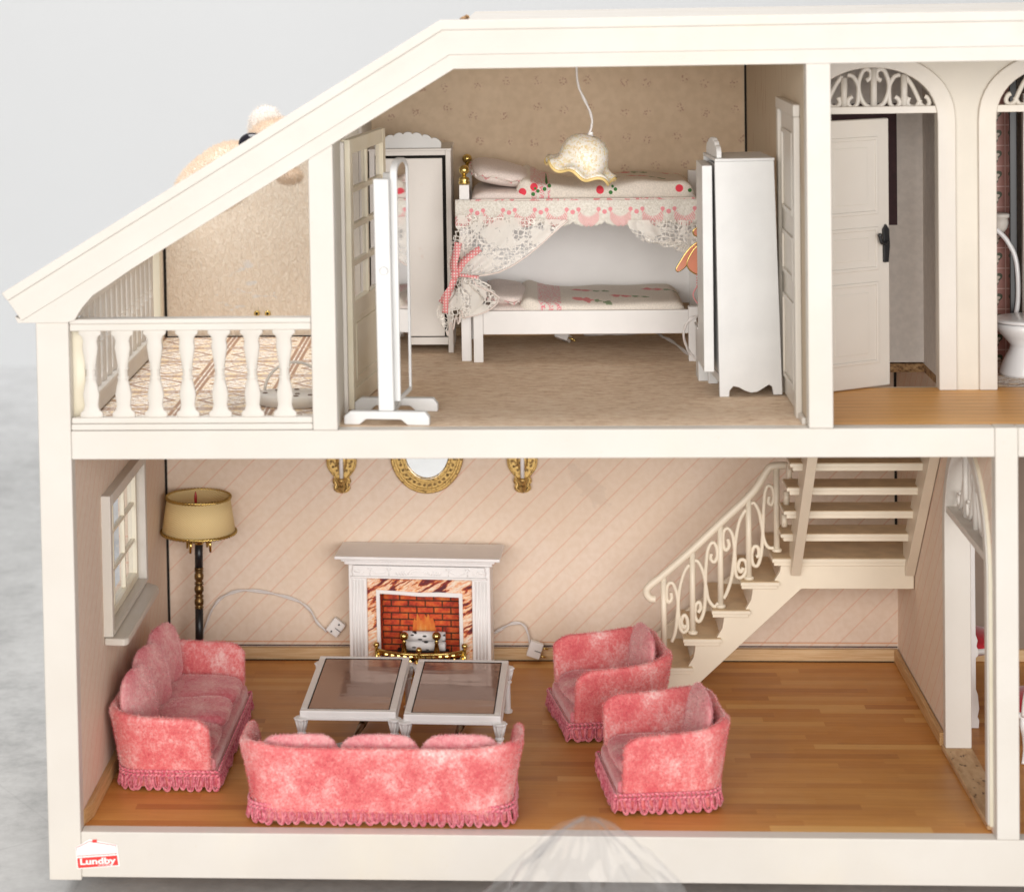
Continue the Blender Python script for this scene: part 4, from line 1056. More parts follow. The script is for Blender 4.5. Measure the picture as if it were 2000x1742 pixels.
    for k in range(cnt):
        s0 = per * (k + rnd(-.15, .15)) / cnt; wdt = 0.040 * rnd(0.8, 1.15); sl = rnd(-0.012, 0.012); low = rnd(-0.001, 0.014); out = rnd(0.002, 0.014)
        for j in range(5):
            of = (j - 2) * 0.0046; pts = []
            ww = wdt * (1 - 0.16 * abs(j - 2) * rnd(0.6, 1.2))
            for m in range(9):
                a = m / 8; x_ = -math.cos(math.pi * a) * ww / 2
                depth = math.sin(math.pi * a) ** 0.45
                p, d, nn = along(s0 + x_ + sl * depth + of * 0.5)
                zt = 0.078 - (0.078 - max(0.004, low + 0.006 * abs(j - 2))) * depth
                pts.append(p + nn * (0.003 + out * depth + of * 0.7) + Vector((0, 0, zt)))
            lp.tube(pts, 0.0026, 4)
    fr_ = lp.build('fringe', M['fringe'], t, smooth=True)
    bk = MB(); bp = [along(per * k / 60)[0] for k in range(60)]
    bk.ring([(p.x * 0.985, p.y * 0.985) for p in bp], [(p.x * 0.97, p.y * 0.97) for p in bp], 0.02, 0.10, 'z')
    bk.build('skirt', M['velvet'], t)
    return t


sofa('sofa', 'pink velvet three seat sofa with its back to the viewer at the front edge', 1.16, 0.42, 3, 0.375, (1.366, 0.235, 0.0), R(180 - 0.6), 'pink velvet suite', 'sofa', arm_h=0.36, seed=11, peak=0.02, ch=-0.092, flat=1.0, full=0.45)
sofa('sofa', 'pink velvet three seat sofa standing under the window along the left wall', 1.10, 0.44, 3, 0.375, (0.325, 1.00, 0.0), R(90 - 1.0), 'pink velvet suite', 'sofa', arm_h=0.36, seed=23, peak=0.01, ch=0.02, crot=-16, flat=1.0)
sofa('armchair', 'pink velvet armchair beside the foot of the staircase, the one nearer the fireplace', 0.50, 0.46, 1, 0.40, (2.452, 1.42, 0.0), R(-90 + 10), 'pink velvet suite', 'armchair', arm_h=0.375, seed=31, peak=0.02, ch=-0.035, flat=1.0)
sofa('armchair', 'pink velvet armchair standing nearest the viewer on the open parquet', 0.50, 0.455, 1, 0.40, (2.660, 0.465, 0.0), R(-90 + 7), 'pink velvet suite', 'armchair', arm_h=0.375, seed=47, peak=0.02, ch=-0.035, flat=1.0)

# ------------------------------------------------------------------ coffee tables
def table(label, loc, rz):
    t = thing('coffee_table', label, 'coffee table', loc, rz, 'white coffee tables with smoked glass')
    W, Dp, H = 0.474, 0.87, 0.275; b = 0.035
    q = MB()
    for x0, x1, y0, y1 in ((-W / 2, W / 2, -Dp / 2, -Dp / 2 + b), (-W / 2, W / 2, Dp / 2 - b, Dp / 2), (-W / 2, -W / 2 + b, -Dp / 2 + b, Dp / 2 - b), (W / 2 - b, W / 2, -Dp / 2 + b, Dp / 2 - b)):
        q.box(x0, x1, y0, y1, H - 0.034, H)
    q.build('frame', M['white_plastic'], t, bevel=0.006)
    q = MB(); e = 0.006
    q.ring([(-W / 2 - e, -Dp / 2 - e), (W / 2 + e, -Dp / 2 - e), (W / 2 + e, Dp / 2 + e), (-W / 2 - e, Dp / 2 + e)], [(-W / 2 + 0.01, -Dp / 2 + 0.01), (W / 2 - 0.01, -Dp / 2 + 0.01), (W / 2 - 0.01, Dp / 2 - 0.01), (-W / 2 + 0.01, Dp / 2 - 0.01)], H - 0.046, H - 0.030, 'z')
    q.build('moulding', M['white_plastic'], t, bevel=0.004)
    MB().box(-W / 2 + b - 0.003, W / 2 - b + 0.003, -Dp / 2 + b - 0.003, Dp / 2 - b + 0.003, H - 0.010, H - 0.004).build('glass_top', M['smoked'], t)
    q = MB(); q.ring([(-W / 2 + b, -Dp / 2 + b), (W / 2 - b, -Dp / 2 + b), (W / 2 - b, Dp / 2 - b), (-W / 2 + b, Dp / 2 - b)], [(-W / 2 + b + .004, -Dp / 2 + b + .004), (W / 2 - b - .004, -Dp / 2 + b + .004), (W / 2 - b - .004, Dp / 2 - b - .004), (-W / 2 + b + .004, Dp / 2 - b - .004)], H - 0.0038, H - 0.0015, 'z')
    q.build('dark_edge', M['dark'], t)
    for sx in (-1, 1):
        for sy in (-1, 1):
            q = MB(); x, y = sx * (W / 2 - 0.008), sy * (Dp / 2 - 0.008)
            q.lathe([(0.024, 0), (0.026, 0.012), (0.016, 0.02), (0.0155, 0.155), (0.023, 0.158), (0.023, 0.166), (0.0165, 0.170), (0.021, 0.19), (0.030, 0.226), (0.034, 0.228), (0.034, 0.240), (0.022, 0.243)], (x, y, 0), 20)
            l = q.build('leg', M['white_plastic'], t, smooth=False, bevel=0.002)
            fl = MB()
            for k in range(10):
                a = 2 * math.pi * k / 10
                fl.tube([(x + 0.0185 * math.cos(a), y + 0.0185 * math.sin(a), 0.175), (x + 0.030 * math.cos(a), y + 0.030 * math.sin(a), 0.225)], 0.0035, 5)
                fl.ball((x + 0.034 * math.cos(a), y + 0.034 * math.sin(a), 0.234), 0.005, 6, 4)
            fl.build('capital', M['white_plastic'], l, smooth=True)
    return t


table('white coffee table with smoked glass top, the one nearer the side sofa', (1.172, 1.20, 0.0), R(-1.5))
table('white coffee table with smoked glass top, the one nearer the armchairs', (1.690, 1.15, 0.0), R(-2.2))

for lab, px, xx in (('turned brass rod with white base under the coffee table nearer the side sofa', 0, 0), ('turned brass rod under the coffee table nearer the armchairs', 1, 0)):
    a = at(688, 1447, z=0.035) if px == 0 else at(884, 1450, z=0.035); b = a + Vector((0.10, 0.60, 0.03))
    t = thing('brass_rod', lab, 'candle holder', (a.x, a.y, 0), 0, 'turned brass rods under the tables')
    q = MB(); d = (b - a)
    prof = [(0, .016), (.03, .022), (.06, .016), (.09, .009), (.12, .011), (.30, .018), (.33, .012), (.35, .020)] + [(0.36 + 0.03 * k, 0.020 if k % 2 else 0.016) for k in range(10)] + [(.70, .012), (.98, .010), (1.0, .005)]
    pts = []; rad = []
    for s_, r_ in prof: pts.append(Vector((0, 0, 0.035)) + d * s_); rad.append(r_)
    fr = rad[:]; n = len(fr)
    q.tube(pts, lambda u: fr[min(n - 1, int(round(u * (n - 1))))], 12); q.ball((0, 0, 0.035), 0.023, 12, 8)
    q.build('rod', M['dark_brass'], t, smooth=True)
    q = MB(); q.prism([(-0.085, -0.03), (-0.06, -0.06), (0.06, -0.06), (0.085, -0.03), (0.085, 0.03), (0.06, 0.05), (-0.06, 0.05), (-0.085, 0.03)], 0.0, 0.014, 'z'); q.build('base', M['white_plastic'], t, bevel=0.004)
o = MB(); p = at(487, 1416, z=0.0); o.lathe([(0.030, 0.0), (0.026, 0.006), (0.0, 0.008)], (0, 0, 0), 16)
o = o.build('black_button', M['dark'], None, smooth=True); o.location = (p.x, p.y, 0.0005); tag(o, 'small black round disc on the parquet between the two sofas', 'disc')

# ------------------------------------------------------------------ fireplace
FP = thing('fireplace', 'white toy fireplace with marbled surround and brick firebox against the back wall', 'fireplace', (1.455, 2.30, 0.0), R(-4.0))
q = MB(); q.box(-0.37, -0.275, -0.09, 0.10, 0, 0.600); q.box(0.275, 0.37, -0.09, 0.10, 0, 0.600)
q.box(-0.275, 0.275, 0.07, 0.10, 0.0, 0.54); q.box(-0.369, 0.369, -0.0895, 0.10, 0.6005, 0.612)
body = q.build('surround', M['white_plastic'], FP, bevel=0.004)
MB().box(-0.345, 0.345, -0.108, 0.09, 0.542, 0.600).build('frieze', M['white_plastic'], FP, bevel=0.004)
MB().box(-0.352, 0.352, -0.114, 0.05, 0.531, 0.5415).build('frieze_moulding', M['white_plastic'], FP, bevel=0.003)
q = MB(); q.prism([(-0.43, -0.185), (0.43, -0.185), (0.43, 0.135), (-0.43, 0.135)], 0.652, 0.670, 'z')
q.build('mantel_shelf', M['white_plastic'], FP, bevel=0.005)
q = MB(); q.box(-0.40, 0.40, -0.155, 0.13, 0.634, 0.6515); q.box(-0.385, 0.385, -0.135, 0.12, 0.6125, 0.6335)
q.build('cornice', M['white_plastic'], FP, bevel=0.004)
de = MB()
for k in range(52): de.box(-0.388 + k * 0.015, -0.380 + k * 0.015, -0.162, -0.15, 0.636, 0.648)
de.build('dentil_row', M['white_plastic'], FP)
for sx in (-1, 1):
    q = MB()
    for k in range(4): x = sx * 0.322 + (k - 1.5) * 0.017; q.tube([(x, -0.0905, 0.012), (x, -0.0905, 0.518)], 0.0058, 6)
    q.build('fluting', M['white_plastic'], FP, smooth=True)
rl_ = MB()
rl_.tube([(0.055 * math.cos(a), -0.108, 0.512 + 0.05 * math.sin(a)) for a in [math.pi * k / 12 for k in range(13)]], 0.0045, 6)
rl_.tube([(0.038 * math.cos(a), -0.108, 0.512 + 0.032 * math.sin(a)) for a in [math.pi * k / 12 for k in range(13)]], 0.003, 6)
for sx in (-1, 1):
    rl_.ball((sx * 0.325, -0.108, 0.535), (0.014, 0.005, 0.014), 10, 6); rl_.tube([(sx * 0.325 + 0.022 * math.cos(a), -0.108, 0.535 + 0.022 * math.sin(a)) for a in [math.pi * k / 8 for k in range(16)]], 0.003, 5, closed=True)
    for x0 in (0.155, 0.255):
        for a in range(5): rl_.ball((sx * x0 + 0.011 * math.cos(a * 1.257), -0.108, 0.560 + 0.010 * math.sin(a * 1.257)), 0.006, 8, 5)
        rl_.tube([(sx * x0, -0.108, 0.55), (sx * x0, -0.108, 0.50)], 0.003, 5)
    rl_.tube([(sx * (0.155 + 0.10 * k / 8), -0.108, 0.55 - 0.038 * math.sin(math.pi * k / 8)) for k in range(9)], 0.0035, 5)
    rl_.tube([(sx * (0.285 + 0.03 * k / 4), -0.108, 0.53 - 0.02 * math.sin(math.pi * k / 4)) for k in range(5)], 0.003, 5)
    for k in range(4): rl_.tube([(sx * (0.065 + 0.014 * k), -0.108, 0.505), (sx * (0.078 + 0.014 * k), -0.108, 0.535 - 0.003 * k), (sx * (0.075 + 0.014 * k), -0.108, 0.548 - 0.005 * k)], 0.003, 5)
rl_.v = [Vector((v.x, v.y, 0.546 + (v.z - 0.497) * 0.62)) for v in rl_.v]
rl_.build('relief_ornament', M['white_plastic'], FP, smooth=True)
q = MB(); q.ring([(-0.275, 0.0), (-0.275, 0.531), (0.275, 0.531), (0.275, 0.0)], [(-0.215, 0.0), (-0.215, 0.445), (0.215, 0.445), (0.215, 0.0)], -0.070, -0.064, closed=False)
q.build('marbled_surround', M['agate'], FP)
op = [(-0.226, 0.0), (-0.229, 0.458), (-0.10, 0.452), (0.0, 0.446), (0.10, 0.450), (0.224, 0.446), (0.226, 0.0)]; ip = [(-0.207, 0.0), (-0.209, 0.436), (-0.10, 0.431), (0.0, 0.424), (0.10, 0.425), (0.205, 0.422), (0.207, 0.0)]
MB().ring(op, ip, -0.078, -0.060, closed=False).build('opening_frame', M['white_plastic'], FP, bevel=0.003)
q = MB(); q.box(-0.214, 0.214, 0.052, 0.068, 0.0, 0.45); q.box(-0.221, -0.213, -0.060, 0.052, 0.0, 0.45); q.box(0.213, 0.221, -0.060, 0.052, 0.0, 0.45); q.box(-0.214, 0.214, -0.06, 0.052, 0.445, 0.451); q.box(-0.214, 0.214, -0.06, 0.052, 0.0, 0.006)
q.build('firebox', M['mortar'], FP)
bme = None
random.seed(5)
for r_ in range(12):
    z = 0.010 + r_ * 0.036; off = 0.045 if r_ % 2 else 0
    x = -0.213 - off + 0.006
    while x < 0.211:
        x0, x1 = max(x, -0.212), min(x + 0.084, 0.212)
        if x1 - x0 > 0.012:
            MB().box(x0, x1, 0.0480, 0.0525, z, z + 0.029).build('brick', M['brick'], FP, bevel=0.003, seg=1)
        x += 0.090
for sx in (-1, 1):
    for r_ in range(12):
        z = 0.010 + r_ * 0.036; off = 0.03 if r_ % 2 else 0
        for y in (-0.06 - off, 0.0 - off):
            y0, y1 = max(-0.058, y), min(y + 0.055, 0.046)
            if y1 - y0 > 0.01: MB().box(*(sorted((sx * 0.2125, sx * 0.210))), y0, y1, z, z + 0.029).build('brick', M['brick'], FP)
fp_ = [(-0.052, 0.195), (-0.05, 0.238), (-0.042, 0.271), (-0.034, 0.253), (-0.028, 0.296), (-0.016, 0.271), (-0.008, 0.26), (0.004, 0.271), (0.012, 0.292), (0.022, 0.271), (0.03, 0.296), (0.042, 0.267), (0.054, 0.274), (0.064, 0.242), (0.07, 0.199)]
MB().prism(fp_, 0.042, 0.045).build('flame_print', M['flame'], FP)
for z in (0.13, 0.185):
    lg = MB(); lg.T = Matrix.Translation((0.0, 0.0, z)) @ Matrix.Rotation(R(90), 4, 'Y')
    lg.lathe([(0.025, -0.115), (0.027, -0.11), (0.027, 0.12), (0.025, 0.125)], (0, 0, 0), 14)
    o = lg.build('log', M['birch'], None, smooth=True); o.location = (1.463, 2.285, 0.0); o.rotation_euler = (0, 0, R(-4)); tag(o, 'white speckled log lying %s in the firebox' % ('lower' if z < 0.15 else 'on top of the other log'), 'log', 'speckled logs')
MB().box(-0.13, 0.14, -0.02, 0.03, 0.0065, 0.103).build('log_cradle', M['dark'], FP)
def andiron(dx, lab):
    t = thing('andiron', lab, 'andiron', (1.455 + dx, 2.215, 0.0), R(-4), 'brass andirons')
    MB().lathe([(0.03, 0.006), (0.026, 0.02), (0.024, 0.06), (0.017, 0.12), (0.010, 0.165), (0.014, 0.17), (0.008, 0.178), (0.010, 0.184)], (0, 0, 0), 16).build('stem', M['brass'], t, smooth=True)
    MB().ball((0, 0, 0.205), 0.025, 18, 12).build('ball_finial', M['brass'], t, smooth=True)
    MB().box(-0.008, 0.008, 0.015, 0.07, 0.10, 0.108).build('log_rest', M['brass'], t)
andiron(-0.095, 'brass ball topped andiron in front of the left ends of the logs'); andiron(0.085, 'brass ball topped andiron in front of the right ends of the logs')
fd_ = thing('fire_guard', 'curved low brass fender with lattice front and three ball finials before the fireplace', 'fender', (1.452, 2.19, 0.0), R(-3))
def fp2(t): a = (t - 0.5) * 2; return Vector((a * 0.245, -0.085 * (1 - a * a) ** 0.75 - 0.0, 0))
q = MB(); q.tube([fp2(k / 24) + Vector((0, 0, 0.135)) for k in range(25)], 0.0095, 8); q.tube([fp2(k / 24) + Vector((0, 0, 0.012)) for k in range(25)], 0.009, 8); q.build('rail', M['brass'], fd_, smooth=True)
q = MB()
for k in range(14):
    a, b = fp2(k / 14), fp2((k + 1) / 14); c = (a + b) / 2
    for z in (0.045, 0.085, 0.12):
        n_ = Vector((0, -0.008, 0))
        q.add([tuple(a + Vector((0, 0, z))), tuple(c + Vector((0, 0, z - 0.022))), tuple(b + Vector((0, 0, z))), tuple(c + Vector((0, 0, z + 0.022))), tuple(c + n_ + Vector((0, 0, z)))], [(0, 1, 4), (1, 2, 4), (2, 3, 4), (3, 0, 4), (0, 3, 2, 1)])
q.build('lattice', M['brass'], fd_)
for tt in (0.0, 0.5, 1.0):
    p = fp2(tt); q = MB(); q.tube([p + Vector((0, -0.004, 0)), p + Vector((0, -0.004, 0.145))], 0.010, 10); q.ball((p.x, p.y - 0.004, 0.162), 0.017, 12, 8); q.build('finial_post', M['brass'], fd_, smooth=True)
# cord and two pin plug of the fireplace, lying at the skirting
WL = lambda pts, y: [at(u, v, y=y) for u, v in pts]
iv = FP.matrix_basis.inverted(); FP.scale = (1.065, 1, 1); FPm = Matrix.Translation((1.455, 2.30, 0)) @ Matrix.Rotation(R(-4), 4, 'Z') @ Matrix.Diagonal((1.065, 1, 1, 1))
def cord(name, pts, parent, r=0.0075, two=True, minv=None, mat='cord'):
    c = cat(pts, 6); q = MB()
    for sgn in ((-1, 1) if two else (0,)):
        cc = [p + Vector((0, 0, 1)) * (sgn * r * 0.95 * math.cos(i * 0.45)) + Vector((0, 1, 0)) * (-abs(sgn) * r * 0.9 * (1 + sgn * math.sin(i * 0.45))) for i, p in enumerate(c)]
        if minv is not None: cc = [minv @ p for p in cc]
        q.tube(cc, r, 7)
    return q.build(name, M[mat], parent, smooth=True)
cord('cord', WL([(958, 1238), (975, 1230), (1000, 1217), (1022, 1219), (1032, 1240), (1036, 1262), (1043, 1272)], 2.44), FP, 0.005, True, FPm.inverted())
def plug(name, c, e, parent, minv, pins=True):
    m = Matrix.Translation(c) @ Matrix.Rotation(e[2], 4, 'Z') @ Matrix.Rotation(e[1], 4, 'Y') @ Matrix.Rotation(e[0], 4, 'X')
    if minv is not None: m = minv @ m
    q = MB(); q.T = m; q.box(-0.038, 0.038, -0.02, 0.02, -0.045, 0.045); p = q.build(name, M['white_plastic'], parent, bevel=0.006)
    q = MB(); q.T = m; q.box(-0.002, 0.036, -0.0215, -0.0195, -0.004, 0.0); q.build('groove', M['dark'], p)
    if pins:
        for z in (-0.025, 0.022):
            q = MB(); q.T = m; q.tube([(0.037, 0, z), (0.068, 0, z)], 0.0055, 8); q.build('pin', M['brass'], p, smooth=True)
    return p
plug('plug', at(1045, 1268, y=2.40), (0, R(18), 0), FP, FPm.inverted())

# ------------------------------------------------------------------ wall mirror, sconces
p = at(834, 898, y=D - 0.03)
mr = thing('wall_mirror', 'oval wall mirror in studded gilt frame above the fireplace', 'mirror', (1.492, D - 0.002, 1.178))
def oval(rx, rz_, n=40): return [(rx * math.cos(2 * math.pi * k / n), rz_ * math.sin(2 * math.pi * k / n)) for k in range(n)]
MB().ring(oval(0.208, 0.232), oval(0.125, 0.150), -0.03, 0.0).build('frame', M['gilt'], mr, bevel=0.008)
MB().ring(oval(0.190, 0.214), oval(0.175, 0.199), -0.042, -0.031).build('bead_ring', M['gilt'], mr, bevel=0.004)
MB().ring(oval(0.140, 0.165), oval(0.122, 0.147), -0.042, -0.031).build('bead_ring', M['gilt'], mr, bevel=0.004)
MB().prism(oval(0.126, 0.151), -0.012, -0.008).build('mirror_glass', M['mirror'], mr)
for k in range(34):
    a = 2 * math.pi * k / 34
    q = MB(); q.tube([(0.157 * math.cos(a), -0.030, 0.181 * math.sin(a)), (0.157 * math.cos(a), -0.036, 0.181 * math.sin(a))], 0.0085, 8); q.build('stud', M['dark_brass'], mr)
def sconce(x, lab):
    t = thing('wall_sconce', lab, 'wall light', (x, D - 0.002, 1.16), 0, 'gilt wall sconces')
    out = [(0, 0.13), (0.04, 0.10), (0.075, 0.04), (0.086, -0.02), (0.078, -0.07), (0.05, -0.11), (0.040, -0.125), (0.052, -0.14), (0.046, -0.16), (0.035, -0.165), (0.048, -0.185), (0.03, -0.205), (0, -0.212)]
    o2 = [tuple(p)[:2] for p in cat([(a, b, 0) for a, b in out], 4)]
    poly = o2 + [(-a, b) for a, b in reversed(o2[1:-1])]
    MB().prism(poly, -0.02, 0).build('backplate', M['gilt'], t, bevel=0.005)
    q = MB(); q.ball((0, -0.022, -0.02), (0.032, 0.012, 0.07), 14, 8); q.tube([(a * 0.92, -0.022, b * 0.96) for a, b in poly[::3]], 0.005, 6, closed=True); q.build('moulding', M['gilt'], t, smooth=True)
    for k in range(13):
        a = math.pi * (0.08 + 2 * k / 13) + math.pi / 2
        q = MB(); x_, z_ = 0.058 * math.cos(a), -0.02 + 0.068 * math.sin(a); q.tube([(x_, -0.02, z_), (x_, -0.026, z_)], 0.0075, 8); q.build('stud', M['dark_brass'], t)
    q = MB(); q.lathe([(0.008, -0.205), (0.022, -0.19), (0.020, -0.15), (0.028, -0.135), (0.030, -0.125), (0.018, -0.12)], (0, -0.04, 0), 14); q.build('cup', M['gilt'], t, smooth=True)
    for sx in (-1, 1):
        q = MB(); q.tube(cat([(sx * 0.018, -0.04, -0.19), (sx * 0.035, -0.035, -0.18), (sx * 0.030, -0.03, -0.155), (sx * 0.042, -0.03, -0.135), (sx * 0.03, -0.03, -0.12)], 4), 0.006, 6); q.build('scroll_arm', M['gilt'], t, smooth=True)
    MB().lathe([(0.0115, -0.13), (0.0115, 0.10)], (0, -0.04, 0), 12).build('candle', M['white_plastic'], t, smooth=True)
sconce(1.010, 'gilt wall sconce with white candle between the floor lamp and the oval mirror'); sconce(2.028, 'gilt wall sconce with white candle right of the oval mirror')

# ------------------------------------------------------------------ floor lamp
lx, ly = 0.205, 2.27
lt = thing('floor_lamp', 'floor lamp with cream gold-trimmed shade on black and brass pole in the left back corner', 'lamp', (lx, ly, 0))
lt.rotation_euler = (0, R(0.9), 0)
MB().lathe([(0.10, 0), (0.10, 0.012), (0.04, 0.03), (0.02, 0.05), (0.018, 0.06)], (0, 0, 0), 24).build('base', M['dark_brass'], lt, smooth=True)
MB().lathe([(0.023, 0.055), (0.023, 0.345)], (0, 0, 0), 18).build('pole', M['black'], lt, smooth=True)
pr = [(0.024, 0.345), (0.026, 0.352)]
z = 0.352
for k in range(3): pr += [(0.018, z), (0.026, z + 0.018), (0.027, z + 0.03), (0.024, z + 0.045), (0.018, z + 0.052), (0.027, z + 0.057), (0.018, z + 0.062), (0.026, z + 0.066), (0.018, z + 0.070)]; z += 0.072
pr += [(0.026, z), (0.024, z + 0.008)]
MB().lathe(pr, (0, 0, 0), 18).build('turned_ring', M['dark_brass'], lt, smooth=True)
MB().lathe([(0.023, z + 0.006), (0.023, 0.715)], (0, 0, 0), 18).build('pole', M['black'], lt, smooth=True)
q = MB(); q.lathe([(0.018, 0.70), (0.03, 0.715), (0.032, 0.735), (0.022, 0.745), (0.03, 0.76), (0.018, 0.775)], (0, 0, 0), 16)
for k in range(4):
    a = math.pi / 4 + k * math.pi / 2 + 0.3
    q.tube(cat([(0.025 * math.cos(a), 0.025 * math.sin(a), 0.73), (0.07 * math.cos(a), 0.07 * math.sin(a), 0.735), (0.085 * math.cos(a), 0.085 * math.sin(a), 0.755), (0.10 * math.cos(a), 0.10 * math.sin(a), 0.775)], 4), 0.010, 8)
    q.tube([(0.075 * math.cos(a), 0.075 * math.sin(a), 0.745), (0.08 * math.cos(a), 0.08 * math.sin(a), 0.672)], lambda u: 0.011 * (1 - 0.4 * u), 8)
q.build('bracket', M['brass'], lt, smooth=True)
shd = MB(); shd.lathe([(0.206, 0.775), (0.176, 0.975)], (0, 0, 0), 48, cap=False); sh_ = shd.build('lamp_shade', M['shade'], lt, smooth=True, solid=0.006, off=-1)
for r_, z_ in ((0.208, 0.778), (0.178, 0.973)):
    q = MB(); n = 64
    for s_ in (0, 1):
        q.tube([((r_ + 0.004 * math.cos(i * 2.2 + s_ * 3.14)) * math.cos(2 * math.pi * i / 200), (r_ + 0.004 * math.cos(i * 2.2 + s_ * 3.14)) * math.sin(2 * math.pi * i / 200), z_ + 0.006 * math.sin(i * 2.2 + s_ * 3.14)) for i in range(200)], 0.0055, 6, closed=True)
    q.build('gold_braid', M['brass'], lt, smooth=True)
MB().lathe([(0.006, 0.77), (0.008, 0.96), (0.009, 0.975), (0.005, 0.995), (0.001, 1.008)], (-0.015, -0.01, 0), 10).build('bulb', M['red_wax'], lt, smooth=True)
MB().lathe([(0.15, 0.776), (0.17, 0.782), (0.206, 0.781)], (0, 0, 0), 40, cap=False).build('diffuser', M['white_plastic'], lt, smooth=True)
ltm = (Matrix.Translation((lx, ly, 0)) @ Matrix.Rotation(R(0.9), 4, 'Y')).inverted()
cord('cord', WL([(396, 1240), (404, 1215), (420, 1180), (445, 1160), (480, 1152), (530, 1158), (580, 1172), (605, 1190), (620, 1215), (638, 1232)], D - 0.02), lt, 0.0052, True, ltm)
cn = plug('connector', at(656, 1224, y=D - 0.03), (0, R(38), 0), lt, ltm, pins=False)
for dx, dz in ((-9, 9), (6, -4)):
    p = ltm @ at(656 + dx, 1224 + dz, y=D - 0.052); MB().ball(tuple(p), 0.0055, 8, 5).build('hole', M['dark'], cn, smooth=True)

# ------------------------------------------------------------------ bedroom: bunk bed
Z2 = H2
bed = thing('bunk_bed', 'white wooden bunk bed with brass ball finials against the bedroom back wall', 'bunk bed', (0, 0, 0))
def post(x, y, top, w=0.052):
    return MB().box(x, x + w, y, y + w, Z2 + 0.001, top).build('post', M['bed_white'], bed, bevel=0.003)
p1 = post(1.722, 1.64, 2.765); p2 = post(1.722, 2.33, 2.765); post(2.96, 1.64, 2.765); post(2.96, 2.33, 2.765)
post(1.786, 1.60, Z2 + 0.285, 0.05); post(2.90, 1.60, Z2 + 0.285, 0.05)
for x, y in ((1.748, 1.666), (1.748, 2.356), (2.986, 1.666)):
    q = MB(); q.lathe([(0.010, 0), (0.030, 0.003), (0.031, 0.012), (0.024, 0.018), (0.029, 0.025), (0.026, 0.034), (0.012, 0.040), (0.010, 0.052)], (x, y, 2.766), 18); f_ = q.build('finial', M['brass'], bed, smooth=True)
    MB().ball((x, y, 2.766 + 0.075), 0.027, 18, 12).build('finial_ball', M['brass'], f_, smooth=True)
MB().box(1.8365, 2.9, 1.60, 1.625, 1.985, 2.108).build('side_rail', M['bed_white'], bed, bevel=0.004)
MB().box(1.80, 2.9, 2.30, 2.325, 1.985, 2.108).build('side_rail', M['bed_white'], bed, bevel=0.004)
MB().box(1.775, 2.96, 1.645, 1.665, 2.60, 2.688).build('side_rail', M['bed_white'], bed, bevel=0.003)
MB().box(1.78, 2.96, 1.666, 2.34, 2.60, 2.625).build('slat_base', M['bed_white'], bed)
MB().box(1.80, 2.90, 1.626, 2.30, 2.00, 2.03).build('slat_base', M['bed_white'], bed)
MB().box(1.775, 2.96, 2.36, 2.375, 2.03, 2.66).build('back_panel', M['bed_white'], bed)
MB().box(1.735, 1.76, 1.693, 2.329, 2.0, 2.70).build('head_panel', M['bed_white'], bed, bevel=0.003)
def soft(x0, x1, y0, y1, z0, z1, name, mat, label=None, cat_=None, group=None, bumpz=0.02, nu=50, nv=26, prof=None, parent=None):
    q = MB()
    def f(a, b):
        # closed loft: a along x, b round the section (y,z)
        x = x0 + (x1 - x0) * a
        th = 2 * math.pi * b; ex = 0.35
        yy = math.copysign(abs(math.cos(th)) ** ex, math.cos(th)); zz = math.copysign(abs(math.sin(th)) ** ex, math.sin(th))
        e = min(1.0, math.sin(math.pi * min(1, max(0, a * 12 if a < 0.5 else (1 - a) * 12)) / 2) ** 0.5 + 0.05)
        h = (z1 - z0) / 2; top = prof(x) if prof else 0.0
        y = (y0 + y1) / 2 + yy * (y1 - y0) / 2 * (0.93 + 0.07 * e)
        z = z0 + h + zz * h * (0.25 + 0.75 * e) + (top if zz > 0 else 0)
        if zz > 0: z += bumpz * mnoise.noise(Vector((x * 4.5, y * 4.5, z0))) * e
        return Vector((x, y, z))
    q.grid(f, nu, nv)
    q.v = q.v
    n = nu; m = nv
    q.f.append(tuple(range(m))); q.f.append(tuple((n - 1) * m + k for k in range(m - 1, -1, -1)))
    o = q.build(name, M[mat], parent, smooth=True)
    if label: tag(o, label, cat_, group)
    return o
soft(1.785, 2.95, 1.67, 2.33, 2.63, 2.730, 'mattress', 'linen_plain', bumpz=0.006, parent=bed)
soft(1.845, 2.89, 1.632, 2.29, 2.035, 2.135, 'mattress', 'linen_plain', bumpz=0.006, parent=bed)
soft(2.02, 2.94, 1.668, 2.335, 2.645, 2.765, 'duvet', 'linen_top', 'white embroidered duvet with red flowers and lace fold on the upper bunk', 'duvet', 'embroidered bedding', 0.03, prof=lambda x: 0.035 * math.exp(-((x - 2.06) / 0.06) ** 2) - 0.012 * math.exp(-((x - 2.3) / 0.1) ** 2))
soft(2.03, 2.885, 1.628, 2.295, 2.04, 2.152, 'duvet', 'linen_low', 'white embroidered duvet with pink lace fold on the lower bunk', 'duvet', 'embroidered bedding', 0.012, prof=lambda x: 0.030 * math.exp(-((x - 2.06) / 0.07) ** 2))
